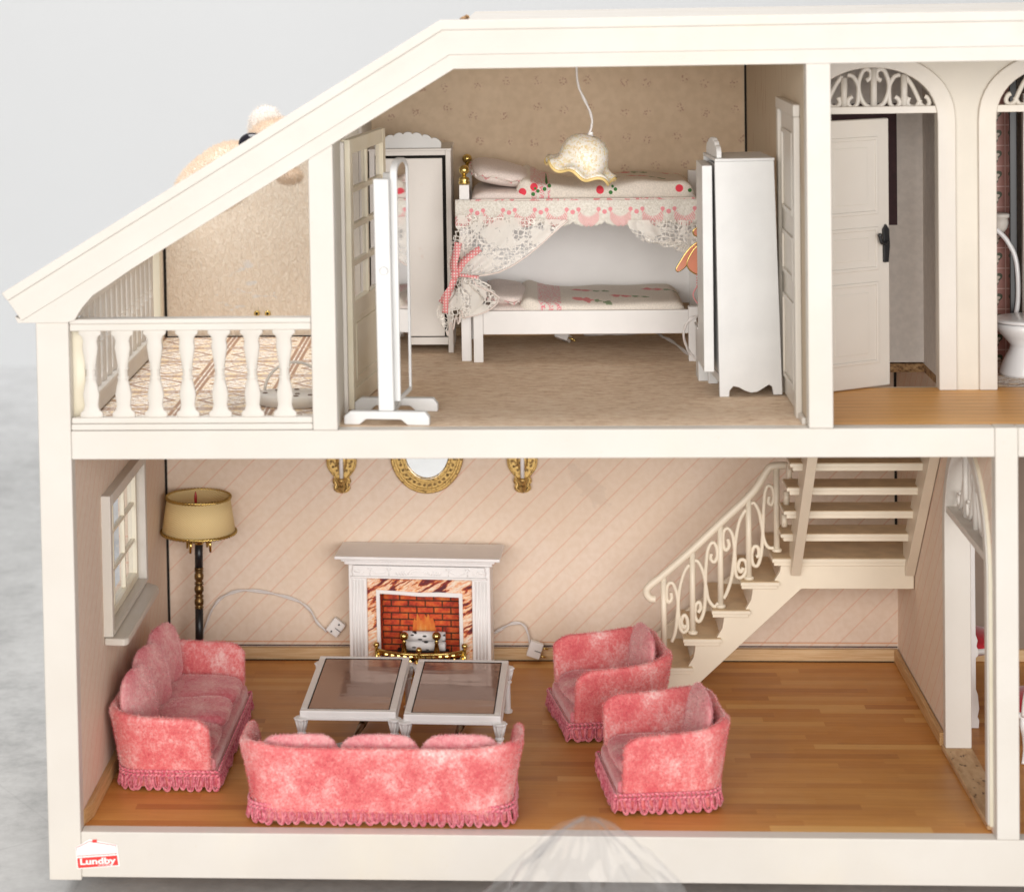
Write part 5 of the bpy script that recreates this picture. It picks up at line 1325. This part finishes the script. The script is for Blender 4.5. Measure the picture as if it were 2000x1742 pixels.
def pillow(loc, rot, W, Dp, Hh, label):
    t = thing('pillow', label, 'pillow', loc, 0, 'embroidered bedding'); t.rotation_euler = rot
    c = cushion(W, Dp, Hh, 0.5, 40, 13, 0.02, 3).build('pillow_body', M['linen_plain'], t, smooth=True)
    q = MB(); n = 80
    ed = [(math.copysign(abs(math.cos(2 * math.pi * k / n)) ** 0.5, math.cos(2 * math.pi * k / n)) * W / 2, math.copysign(abs(math.sin(2 * math.pi * k / n)) ** 0.5, math.sin(2 * math.pi * k / n)) * Dp / 2) for k in range(n)]
    for k in range(n):
        pass
    vs = []; fs = []
    for k, (x, y) in enumerate(ed):
        s_ = 1.09 + 0.02 * math.sin(k * 1.9)
        vs += [(x * 0.95, y * 0.95, Hh / 2), (x * s_, y * s_, Hh / 2 + 0.012 * math.sin(k * 1.3))]
    for k in range(n): l = (k + 1) % n; fs.append((2 * k, 2 * k + 1, 2 * l + 1, 2 * l))
    q.add(vs, fs); q.build('lace_edge', M['lace_trim'], t, smooth=True, solid=0.004)
    return t
g = G('lace_trim'); c = g.mix(g.m_('MULTIPLY', g.step(g.noise(40, 3), 0.52, 0.58), 0.8), (0.78, 0.70, 0.64), (0.72, 0.22, 0.24)); g.base(c, 0.9); g.bump(g.noise(90, 2), 0.6, 0.005); M['lace_trim'] = g.m
pillow((1.925, 1.98, 2.748), (R(2), R(10), R(2)), 0.31, 0.58, 0.10, 'lace edged pillow at the brass finial end of the upper bunk')
pillow((1.955, 1.96, 2.12), (R(2), R(5), 0), 0.22, 0.54, 0.07, 'lace edged pillow on the lower bunk beside the tied curtain')

# lace valance and curtains
def scal(a, n): return abs(math.sin(math.pi * a * n))
q = MB(); NX = 200
def vf(a, b):
    x = 1.700 + (2.955 - 1.700) * a
    low = 2.575 - 0.028 * abs(math.sin(math.pi * (x / 0.165))) ** 0.6 - 0.006 * abs(math.sin(math.pi * x / 0.0275))
    z = 2.690 + (low - 2.690) * b
    return Vector((x, 1.628 - 0.012 * b + 0.006 * b * math.sin(x * 40) + 0.004 * math.sin(x * 13), z))
q.grid(vf, NX, 9); v_ = q.build('lace_valance', M['lace_band'], None, smooth=True, solid=0.004); tag(v_, 'scalloped white lace valance with pink motifs along the upper bunk rail', 'lace trim')
q = MB(); q.tube([(1.78 + k * 0.012, 1.618, 2.686) for k in range(98)], 0.0055, 6); q.build('heading_cord', M['lace_trim'], v_, smooth=True)
def curtain(name, label, left=True):
    t = thing(name, label, 'curtain', (0, 0, 0), 0, 'lace bed curtains')
    # outline rows from the rail to the tie and below it: (left u, right u, v)
    if left:
        L_ = [(893, 420), (888, 455), (878, 490), (874, 520), (882, 540), (880, 552), (868, 580), (852, 612), (872, 648)]
        Rt = [(1110, 430), (1085, 452), (1030, 500), (975, 532), (925, 541), (930, 548), (975, 572), (950, 600), (905, 612)]
    else:
        L_ = [(1225, 430), (1232, 450), (1262, 474), (1310, 470), (1345, 478)]
        Rt = [(1362, 430), (1364, 455), (1366, 480), (1368, 505), (1369, 540)]
    m = len(L_); Lc = cat([(a, b, 0) for a, b in L_], 5); Rc = cat([(a, b, 0) for a, b in Rt], 5)
    q = MB()
    def f(a, b):
        i = min(len(Lc) - 1, int(round(b * (len(Lc) - 1)))); l, r = Lc[i], Rc[i]
        u = l.x + (r.x - l.x) * a; v = l.y + (r.y - l.y) * a
        w = abs(r.x - l.x)
        dep = 0.010 + 0.017 * math.sin(a * 24 + b * 3) * min(1, 30 / w + 0.25) + 0.02 * mnoise.noise(Vector((a * 5, b * 5, 1)))
        if b > 0.62: v += 10 * math.sin(a * 20)
        p = at(u, v, y=1.585 - abs(dep) - (0.03 if b > 0.5 and left else 0)); return p
    q.grid(f, 70, len(Lc)); q.build('lace_sheet', M['lace_net'], t, smooth=True)
    q = MB(); q.tube([f(1, k / 24) for k in range(25)], 0.0045, 5)
    if left: q.tube([f(k / 60, 1) for k in range(61)], 0.004, 5)
    q.build('hem', M['linen_plain'], t, smooth=True)
    return t
lc = curtain('lace_curtain', 'white lace bed curtain gathered by a pink gingham bow left of the bunk bed', True)
curtain('lace_curtain', 'short draped lace bed curtain at the wardrobe end of the bunk bed', False)
rb = thing('ribbon_bow', 'pink gingham ribbon tied round the lace curtain', 'ribbon', (0, 0, 0))
def strip(pts, wd, name='ribbon_tail', depth=1.52):
    c = cat([at(u, v, y=depth - dd) for u, v, dd in pts], 6); q = MB(); vs = []; fs = []
    for i, p in enumerate(c):
        t_ = (c[min(i + 1, len(c) - 1)] - c[max(i - 1, 0)]).normalized(); s_ = t_.cross(Vector((0, 1, 0))).normalized() * wd / 2
        s_ += Vector((0, wd * 0.3 * math.sin(i * 0.2), 0))
        vs += [p - s_, p + s_]
    for i in range(len(c) - 1): fs.append((2 * i, 2 * i + 1, 2 * i + 3, 2 * i + 2))
    q.add([tuple(v) for v in vs], fs); return q.build(name, M['ribbon'], rb, smooth=True, solid=0.003)
strip([(888, 535, 0), (886, 515, .02), (891, 495, .02), (895, 474, 0)], 0.038); strip([(892, 535, 0), (905, 512, .03), (922, 497, .03), (938, 486, 0)], 0.034)
strip([(888, 540, 0), (882, 560, .02), (872, 575, .02), (862, 592, 0)], 0.032); strip([(889, 540, 0), (880, 565, .01), (872, 585, .03), (869, 612, .01)], 0.030)
strip([(888, 538, -.02), (905, 538, -.01), (935, 542, -.03)], 0.014)
p = at(888, 537, y=1.50); MB().ball(tuple(p), (0.022, 0.016, 0.024), 12, 8).build('knot', M['ribbon'], rb, smooth=True)

# ------------------------------------------------------------------ wardrobes
wl = thing('wardrobe', 'aged white wardrobe with scalloped crest in the corner left of the bunk bed', 'wardrobe', (0, 0, 0), 0, 'white wardrobes')
X0, X1, Y0, Y1, ZT = 1.235, 1.672, 1.90, 2.33, 2.925
q = MB(); q.box(X0, X0 + 0.03, Y0, Y1, Z2 + 0.001, ZT); q.box(X1 - 0.028, X1, Y0, Y1, Z2 + 0.001, ZT); q.box(X0 + 0.03, X1 - 0.028, Y0 + 0.001, Y1, ZT - 0.025, ZT - 0.0005)
q.box(X0 + 0.03, X1 - 0.028, Y0 + 0.001, Y1, Z2 + 0.045, Z2 + 0.085); q.box(X0 + 0.03, X1 - 0.028, Y1 - 0.015, Y1 - 0.002, Z2 + 0.085, ZT - 0.025)
q.build('carcass', M['old_white'], wl, bevel=0.003)
MB().box(X0 - 0.005, X1 + 0.004, Y0 - 0.006, Y1, ZT, ZT + 0.012).build('top_board', M['old_white'], wl, bevel=0.003)
MB().box(X0 + 0.031, X1 - 0.029, Y0 + 0.03, Y0 + 0.036, Z2 + 0.086, ZT - 0.026).build('dark_interior', M['dark'], wl)
MB().box(X0 + 0.033, X1 - 0.046, Y0 - 0.006, Y0 + 0.012, Z2 + 0.092, ZT - 0.040).build('door', M['old_white'], wl, bevel=0.003)
def crest(x0, x1, zb, h, n=7):
    pts = [(x0, zb)]
    for k in range(n * 8 + 1):
        a = k / (n * 8); e = math.sin(math.pi * (0.12 + 0.76 * a)); e0 = math.sin(math.pi * 0.12)
        pts.append((x0 + (x1 - x0) * a, zb + h * (0.35 + 0.55 * (e - e0) / (1 - e0)) + 0.012 * abs(math.sin(math.pi * a * n)) ** 0.6))
    return pts + [(x1, zb)]
MB().prism(crest(X0 + 0.03, X1 - 0.05, ZT + 0.0125, 0.085), Y0 + 0.02, Y0 + 0.045).build('crest', M['white'], wl, bevel=0.003)

wr = thing('wardrobe', 'bright white wardrobe seen from its side with scalloped base, standing by the closed bedroom door', 'wardrobe', (2.972, 0.64, Z2 + 0.001), R(4), 'white wardrobes')
def wz(x, z): return (x + 0.0, z)
Hh = 1.120
sp = [(0, 0), (0.045, 0), (0.048, 0.03), (0.065, 0.05), (0.09, 0.045), (0.12, 0.028), (0.15, 0.018), (0.18, 0.022), (0.21, 0.04), (0.235, 0.055), (0.25, 0.045), (0.256, 0.006), (0.298, 0.006), (0.268, Hh), (0.0 - 0.012, Hh)]
for y in (0.0, 0.34):
    MB().prism([tuple(p)[:2] for p in [Vector((a, b, 0)) for a, b in sp]], y, y + 0.022).build('side_panel', M['white'], wr, bevel=0.003)
MB().prism([(0.275, 0.07), (0.292, 0.07), (0.262, Hh - 0.001), (0.245, Hh - 0.001)], 0.0225, 0.3395).build('back_panel', M['white'], wr)
MB().box(-0.012, 0.27, -0.004, 0.366, Hh + 0.0005, Hh + 0.014).build('top_board', M['white'], wr, bevel=0.003)
MB().box(0.004, 0.02, 0.0225, 0.3395, 0.06, 0.10).build('bottom_rail', M['white'], wr, bevel=0.002)
MB().box(0.02, 0.27, 0.0225, 0.3395, 0.085, 0.10).build('bottom_board', M['white'], wr)
MB().box(0.004, 0.014, 0.026, 0.336, 0.105, Hh - 0.02).build('door', M['white'], wr, bevel=0.002)
MB().prism([(a + 0.0, b) for a, b in crest(0.02, 0.34, Hh + 0.0145, 0.085, 6)], 0.0, 0.024, 'x').build('crest', M['white'], wr, bevel=0.003)
dl = MB(); dl.T = Matrix.Translation((-0.002, 0.335, 0)) @ Matrix.Rotation(R(-3.5), 4, 'Z')
dl.box(-0.048, 0.0, -0.31, 0.0, 0.115, Hh - 0.02); dl.build('open_door', M['white'], wr, bevel=0.004)

# bedside cabinet, brown knob lamp foot, cord
bc_ = thing('bedside_cabinet', 'low white cabinet half hidden behind the open door of the bright wardrobe', 'cabinet', (2.905, 1.05, Z2 + 0.001))
MB().box(0, 0.20, 0, 0.16, 0, 0.255).build('body', M['white'], bc_, bevel=0.003); MB().box(-0.006, 0.206, -0.006, 0.166, 0.2555, 0.268).build('top', M['white'], bc_, bevel=0.003)
lf = thing('small_lamp', 'small brown ball lamp foot with white twin cord on the low white cabinet', 'lamp', (2.932, 1.10, Z2 + 0.27))
MB().lathe([(0.012, 0), (0.03, 0.018), (0.032, 0.032), (0.02, 0.05), (0.008, 0.056), (0.007, 0.10)], (0, 0, 0), 16).build('foot', plain('dark_bronze', (0.13, 0.075, 0.035), 0.4, 0.3), lf, smooth=True)
lm = Matrix.Translation((2.932, 1.10, Z2 + 0.27)).inverted()
cord('cord', [at(1368, 616, y=1.08), at(1350, 622, y=1.06), at(1338, 638, y=1.08), at(1335, 655, y=1.10), at(1340, 675, y=1.14), at(1348, 690, y=1.18), at(1360, 700, y=1.2)], lf, 0.0055, True, lm)
cx_ = thing('bed_cable', 'white twisted cable with open ended plug lying on the carpet under the bunk bed', 'cable', (0, 0, 0))
cord('cord', [at(1358, 698, z=Z2 + 0.012), at(1340, 688, z=Z2 + 0.012), at(1315, 668, z=Z2 + 0.014), at(1295, 658, z=Z2 + 0.02), at(1275, 648, z=Z2 + 0.02), at(1200, 652, z=Z2 + 0.012), at(1140, 652, z=Z2 + 0.012)], cx_, 0.0055)
plug('plug', at(1100, 657, z=Z2 + 0.045) , (R(70), R(15), R(-20)), cx_, None, True)
# coral enamel ornament
orn = thing('enamel_ornament', 'coral enamel wing shaped ornament with gold outline and bead string beside the lower bunk', 'ornament', (0, 0, 0))
def shape(pts, name, th=0.012, y=1.33):
    c = cat([(u, v, 0) for u, v in pts], 6, closed=True); P_ = [at(p.x, p.y, y=y) for p in c]
    o = MB().prism([(p.x, p.z) for p in P_], y, y + th).build(name, M['coral'], orn, bevel=0.003)
    MB().tube([p + Vector((0, 0.004, 0)) for p in P_], 0.0045, 6, closed=True).build('gold_rim', M['brass'], o, smooth=True)
shape([(1362, 474), (1345, 488), (1330, 510), (1321, 526), (1326, 530), (1340, 519), (1346, 500), (1355, 486)], 'wing')
shape([(1364, 480), (1350, 496), (1342, 516), (1350, 530), (1366, 536), (1385, 525), (1385, 485)], 'wing', y=1.325)
shape([(1362, 446), (1354, 452), (1357, 460), (1368, 462), (1375, 450)], 'head_piece')
q = MB()
for k in range(22):
    a = k / 21; u = 1362 - 8 * math.sin(math.pi * a); v = 560 + 32 * a; p = at(u, v, y=1.32); q.ball(tuple(p), 0.0042, 6, 5)
for k in range(5): p = at(1361, 538 + k * 5, y=1.32); q.ball(tuple(p), 0.0042, 6, 5)
q.build('bead_string', plain('pink_beads', (0.80, 0.35, 0.36), 0.3), orn, smooth=True)

# pendant lamp
P0_ = at(1152, 268, y=1.2)
pl = thing('pendant_lamp', 'tilted bell shaped glitter lampshade with wavy rim hanging on white twin cord in the bedroom', 'lamp', tuple(P0_)); pl.rotation_euler = (R(4), R(17), 0)
def wob(r, z, a):
    k = max(0, min(1, (-z - 0.09) / 0.10)); k = k * k * (3 - 2 * k)
    s_ = math.sin(7 * a + 0.7)
    return r * 0.93 * (1 + 0.07 * k * s_), z * 1.03 + 0.017 * k * math.sin(7 * a + 0.7 + 1.2)
pf = [(0.012, 0.002), (0.045, -0.003), (0.08, -0.018), (0.104, -0.042), (0.118, -0.075), (0.124, -0.108), (0.130, -0.132), (0.144, -0.150), (0.164, -0.162), (0.186, -0.168)]
MB().lathe(pf, (0, 0, 0), 72, wob, cap=False).build('lamp_shade', M['glitter'], pl, smooth=True, solid=0.010, off=-1)
q = MB(); rim = []
for k in range(72):
    a = 2 * math.pi * k / 72; r_, z_ = wob(0.187, -0.169, a); rim.append((r_ * math.cos(a), r_ * math.sin(a), z_ - 0.004))
q.tube(rim, 0.008, 8, closed=True); q.build('amber_rim', M['amber'], pl, smooth=True)
MB().lathe([(0.018, 0.0), (0.018, 0.012), (0.012, 0.016), (0.010, 0.028)], (0, 0, 0), 10).build('cap', M['white_plastic'], pl, bevel=0.002)
pm = (Matrix.Translation(P0_) @ Matrix.Rotation(R(17), 4, 'Y') @ Matrix.Rotation(R(4), 4, 'X')).inverted()
cord('cord', [at(1150, 264, y=1.2), at(1155, 248, y=1.2), at(1156, 232, y=1.2), at(1148, 208, y=1.2), at(1135, 182, y=1.2), at(1128, 160, y=1.2), at(1126, 132, y=1.2), at(1125, 95, y=1.2)], pl, 0.0058, True, pm)
p = at(1105, 131, y=1.3); MB().lathe([(0.03, 0.012), (0.03, 0.10), (0.02, 0.2)], (p.x, p.y, p.z - 0.01), 14).build('ceiling_socket', M['white_plastic'], house, smooth=True)

# cheval mirror
cm = thing('cheval_mirror', 'white standing mirror on two bar feet seen almost edge on at the bedroom front', 'mirror', (1.43, 0.02, Z2 + 0.001), R(-4.5))
def foot(y):
    pts = [(-0.20, 0.0), (-0.13, 0.0), (-0.10, 0.025), (0.06, 0.025), (0.09, 0.0), (0.19, 0.0), (0.19, 0.035), (0.17, 0.062), (-0.17, 0.062), (-0.20, 0.04)]
    return MB().prism(pts, y, y + 0.045).build('foot', M['white'], cm, bevel=0.006, seg=3)
foot(0.0); foot(0.315)
for y in (0.004, 0.319):
    q = MB(); q.T = Matrix.Rotation(R(-0.4), 4, 'Y'); q.box(-0.042, 0.030, y, y + 0.036, 0.062, 1.115); q.build('post', M['white'], cm, bevel=0.008, seg=3)
MB().tube([(-0.005, 0.003, 0.70), (-0.005, -0.012, 0.70)], 0.018, 14).build('pivot_knob', M['white'], cm, bevel=0.004)
mf = [(0.045, 0.10), (0.045, 1.14)] + [(0.18 - 0.135 * math.cos(math.pi * k / 10), 1.14 + 0.055 * math.sin(math.pi * k / 10)) for k in range(1, 10)] + [(0.315, 1.14), (0.315, 0.10)]
mi = [(0.062, 0.12), (0.062, 1.13)] + [(0.18 - 0.118 * math.cos(math.pi * k / 10), 1.13 + 0.045 * math.sin(math.pi * k / 10)) for k in range(1, 10)] + [(0.298, 1.13), (0.298, 0.12)]
TT = Matrix.Translation((0.035, 0, 0)) @ Matrix.Rotation(R(-4), 4, 'Z')
q = MB(); q.T = TT; q.ring(mf, mi, -0.016, 0.016, 'x'); q.build('mirror_frame', M['white'], cm, bevel=0.004)
q = MB(); q.T = TT; q.prism(mi, 0.004, 0.010, 'x'); q.build('mirror_glass', M['mirror'], cm)
q = MB(); q.T = TT; q.prism(mi, -0.006, 0.0035, 'x'); q.build('mirror_back', M['white'], cm)
MB().box(-0.02, 0.02, 0.045, 0.315, 0.03, 0.055).build('stretcher', M['white'], cm, bevel=0.003)

# ------------------------------------------------------------------ balcony tray
tr = thing('oval_tray', 'white oval perforated tray with thin loop handle on the balcony floor', 'tray', (0.95, 0.52, H2 + 0.001), R(-8))
q = MB(); q.lathe([(0.145, 0.0), (0.158, 0.02), (0.160, 0.045), (0.145, 0.055), (0.0, 0.055)], (0, 0, 0), 40, cap=False); o = q.build('body', M['cream'], tr, smooth=True); o.scale = (1.15, 0.75, 1)
for k, (a, r_) in enumerate([(200, 0.12), (245, 0.10), (285, 0.12), (320, 0.11), (260, 0.06), (180, 0.06), (300, 0.05), (30, 0.1), (90, 0.1), (140, 0.1)]):
    MB().lathe([(0.013, 0.0555), (0.012, 0.0575), (0.0, 0.058)], (1.15 * r_ * math.cos(R(a)), 0.75 * r_ * math.sin(R(a)), 0), 12, cap=False).build('hole', plain('brown_hole', (0.12, 0.06, 0.03), 0.7) if k == 0 else bpy.data.materials['brown_hole'], tr)
MB().tube([(0.15 * math.cos(math.pi * k / 16) , 0.04 + 0.02 * math.sin(math.pi * k / 16), 0.05 + 0.14 * math.sin(math.pi * k / 16)) for k in range(17)], 0.007, 8).build('loop_handle', M['cream'], tr, smooth=True)

# ------------------------------------------------------------------ plush toy leaning over the gable
pt = thing('plush_toy', 'peach plush animal head with black eye and pale ear resting behind the sloping gable', 'plush toy', (0, 0, 0))
YP = 0.55
c0 = at(427, 352, y=YP); c1 = at(543, 278, y=YP)
def blob(c, r, seed=0):
    b = MB(); b.ball(tuple(c), r, 28, 18); b.v = [v + (v - c).normalized() * 0.02 * mnoise.noise(v * 5 + Vector((seed, 0, 0))) for v in b.v]; return b
sn = blob(c0, (0.245, 0.17, 0.135), 1); sn.v = [c0 + Matrix.Rotation(R(-33), 3, 'Y') @ (v - c0) for v in sn.v]
sno = sn.build('muzzle', M['plush'], pt, smooth=True)
hd_ = blob(c1, (0.14, 0.18, 0.11), 2).build('head', M['plush'], pt, smooth=True)
ec = at(518, 244, y=YP - 0.02)
er = MB(); er.ball(tuple(ec), (0.078, 0.035, 0.088), 20, 12); er.v = [ec + Matrix.Rotation(R(16), 3, 'Y') @ (v - ec) for v in er.v]; ero = er.build('ear', M['plush_ear'], pt, smooth=True)
ey = at(492, 281, y=YP - 0.16); e_ = MB(); e_.ball(tuple(ey), (0.064, 0.045, 0.052), 20, 14); e_.build('eye', plain('glossy_black_eye', (0.02, 0.018, 0.025), 0.08), pt, smooth=True)
ch = at(565, 343, y=0.35); cho = blob(ch, (0.055, 0.06, 0.032), 4).build('paw', M['plush'], pt, smooth=True)
for o_, n_, l_ in ((sno, 15000, 0.022), (hd_, 12000, 0.024), (cho, 2500, 0.024)): fuzz(o_, n_, l_, 0.0016, M['fur'], pt, 'fur', 0.6)
fuzz(ero, 2500, 0.02, 0.0014, M['ear_fur'], pt, 'fur', 0.6)

# ------------------------------------------------------------------ hall, bathroom, dining room
q = MB(); a = at(1710, 222, y=1.53); b = at(1753, 440, y=1.53)
o = MB().box(3.50, b.x, 1.536, 1.543, b.z, a.z + 0.05).build('wall_card', M['maroon'], None); tag(o, 'dark maroon card on the pale stairwell wall behind the half open panelled door', 'picture')
MB().box(4.13, 4.55, 1.60, 1.64, H2, 3.59).build('bathroom_tile_panel', M['bath_tiles'], house)
MB().box(4.127, 4.13, 0.862, 1.60, H2, 3.59).build('bathroom_side_panel', M['bath_tiles'], house)
p0 = at(1972, 236, y=1.45); p1 = at(1986, 640, y=1.45)
MB().box(p0.x, p0.x + 0.035, 1.45, 1.47, H2, 3.3).build('black_post', M['black'], house, bevel=0.003)
MB().box(p0.x + 0.05, p0.x + 0.5, 1.38, 1.42, H2, 3.22).build('inner_door', M['cream'], house, bevel=0.004)
sh = thing('hand_shower', 'pale hand shower with hose on the pink tiled bathroom wall', 'shower', (0, 0, 0))
q = MB(); c = at(1953, 435, y=1.5)
q.lathe([(0.03, 0.05), (0.055, 0.045), (0.055, 0.03), (0.04, 0.025), (0.045, 0.0), (0.035, -0.03), (0.02, -0.05), (0.0, -0.05)], tuple(c), 18); q.build('bracket', M['cream'], sh, smooth=True)
q = MB(); q.tube(cat([at(1945, 448, y=1.47), at(1965, 468, y=1.46), at(1982, 500, y=1.45), at(1988, 540, y=1.44), at(1988, 590, y=1.44), at(1982, 625, y=1.44)], 6), 0.013, 8); q.build('hose', M['porcelain'], sh, smooth=True)
wc = thing('toilet', 'white porcelain toilet in the pink tiled bathroom at the right edge', 'toilet', (4.56, 1.20, H2 + 0.001), R(-80)); wc.scale = (1, 1, 0.80)
q = MB(); q.lathe([(0.165, 0), (0.165, 0.02), (0.14, 0.10), (0.115, 0.155), (0.11, 0.185), (0.15, 0.24), (0.18, 0.28), (0.19, 0.32), (0.17, 0.325), (0.12, 0.26)], (0, 0, 0), 32); o = q.build('bowl', M['porcelain'], wc, smooth=True); o.scale = (0.85, 1, 1)
q = MB(); q.lathe([(0.185, 0.326), (0.2, 0.333), (0.2, 0.345), (0.18, 0.352), (0.0, 0.353)], (0, 0, 0), 32, cap=False); o = q.build('seat_lid', M['porcelain'], wc, smooth=True); o.scale = (0.85, 1, 1)
MB().box(-0.16, 0.16, 0.17, 0.27, 0.24, 0.60).build('cistern', M['porcelain'], wc, bevel=0.02, seg=3)
# tall moulded cabinet in the dining room
tc = thing('tall_cabinet', 'tall white cabinet with moulded edge seen through the arched opening', 'cabinet', (4.245, 1.36, 0.001), 0)
pf = [(0, 0), (0.075, 0), (0.078, 0.04), (0.07, 0.06), (0.078, 0.10), (0.072, 0.17), (0.062, 0.2), (0.062, 0.36), (0.075, 0.375), (0.075, 0.40), (0.066, 0.42), (0.072, 0.45), (0.062, 0.48), (0.060, 1.0), (0.070, 1.02), (0.070, 1.05), (0.062, 1.08), (0.075, 1.11), (0.062, 1.13), (0.062, 1.38), (0.078, 1.41), (0.07, 1.44), (0, 1.44)]
MB().prism(pf, 0.0, 0.30).build('side_panel', M['white_plastic'], tc, bevel=0.004)
MB().box(0.0, 0.05, 0.301, 0.34, 0.0, 1.42).build('back_strip', M['white_plastic'], tc)
def red_chair(label, loc, rz):
    t = thing('dining_chair', label, 'chair', loc, rz, 'white chairs with red seats')
    q = MB(); q.lathe([(0.16, 0.22), (0.175, 0.235), (0.17, 0.25), (0.05, 0.25)], (0, 0, 0), 28); q.build('seat_frame', M['white_plastic'], t, smooth=True)
    MB().ball((0, 0, 0.25), (0.155, 0.155, 0.075), 24, 12).build('seat_cushion', M['red_velvet'], t, smooth=True)
    for k in range(4):
        a = math.pi / 4 + k * math.pi / 2; c, s_ = math.cos(a), math.sin(a)
        MB().tube(cat([(0.14 * c, 0.14 * s_, 0.235), (0.165 * c, 0.165 * s_, 0.19), (0.13 * c, 0.13 * s_, 0.12), (0.125 * c, 0.125 * s_, 0.06), (0.17 * c, 0.17 * s_, 0.004)], 5), lambda u: 0.022 - 0.010 * u, 8).build('leg', M['white_plastic'], t, smooth=True)
    q = MB(); q.tube(cat([(-0.12, 0.12, 0.24), (-0.13, 0.16, 0.36), (-0.10, 0.18, 0.46), (0, 0.19, 0.50), (0.10, 0.18, 0.46), (0.13, 0.16, 0.36), (0.12, 0.12, 0.24)], 6), 0.013, 8)
    q.tube(cat([(-0.05, 0.155, 0.30), (-0.06, 0.17, 0.40), (0, 0.18, 0.44), (0.06, 0.17, 0.40), (0.05, 0.155, 0.30)], 5), 0.009, 7, closed=True); q.build('backrest', M['white_plastic'], t, smooth=True)
    return t
red_chair('white chair with red cushion glimpsed through the arched opening behind the tall cabinet', (4.40, 2.02, 0.001), R(30))
red_chair('white chair with red cushion at the right edge beyond the front post', (4.50, 1.0, 0.001), R(200))
q = MB()

# ------------------------------------------------------------------ clear plastic bag before the house
bg = thing('plastic_bag', 'clear crumpled plastic bag peaking in front of the base rail', 'plastic bag', (0, 0, 0))
ap = at(1148, 1598, y=-1.35)
def bagf(a, b):
    th = 2 * math.pi * a; b2 = b ** 0.85
    fold_ = 1 + 0.07 * math.sin(th * 3 + 1) + 0.05 * math.sin(th * 7 + 3 * b) + 0.16 * mnoise.noise(Vector((math.cos(th) * 2, math.sin(th) * 2, b * 2.5)))
    rx = (0.012 + 0.78 * b2 ** 0.85) * fold_; ry = (0.012 + 0.42 * b2) * fold_
    z = ap.z - (ap.z - FLOORZ) * b
    cr = 0.05 * mnoise.noise(Vector((math.cos(th) * 5, math.sin(th) * 5, b * 7))) + 0.022 * abs(mnoise.noise(Vector((math.cos(th) * 11, math.sin(th) * 11, b * 13))))
    return Vector((ap.x - 0.10 * b + (rx + cr) * math.cos(th), ap.y + (ry + cr) * math.sin(th), max(FLOORZ + 0.002, z)))
q = MB(); q.grid(bagf, 160, 46, closed_u=True); q.build('film', M['polythene'], bg, smooth=True)
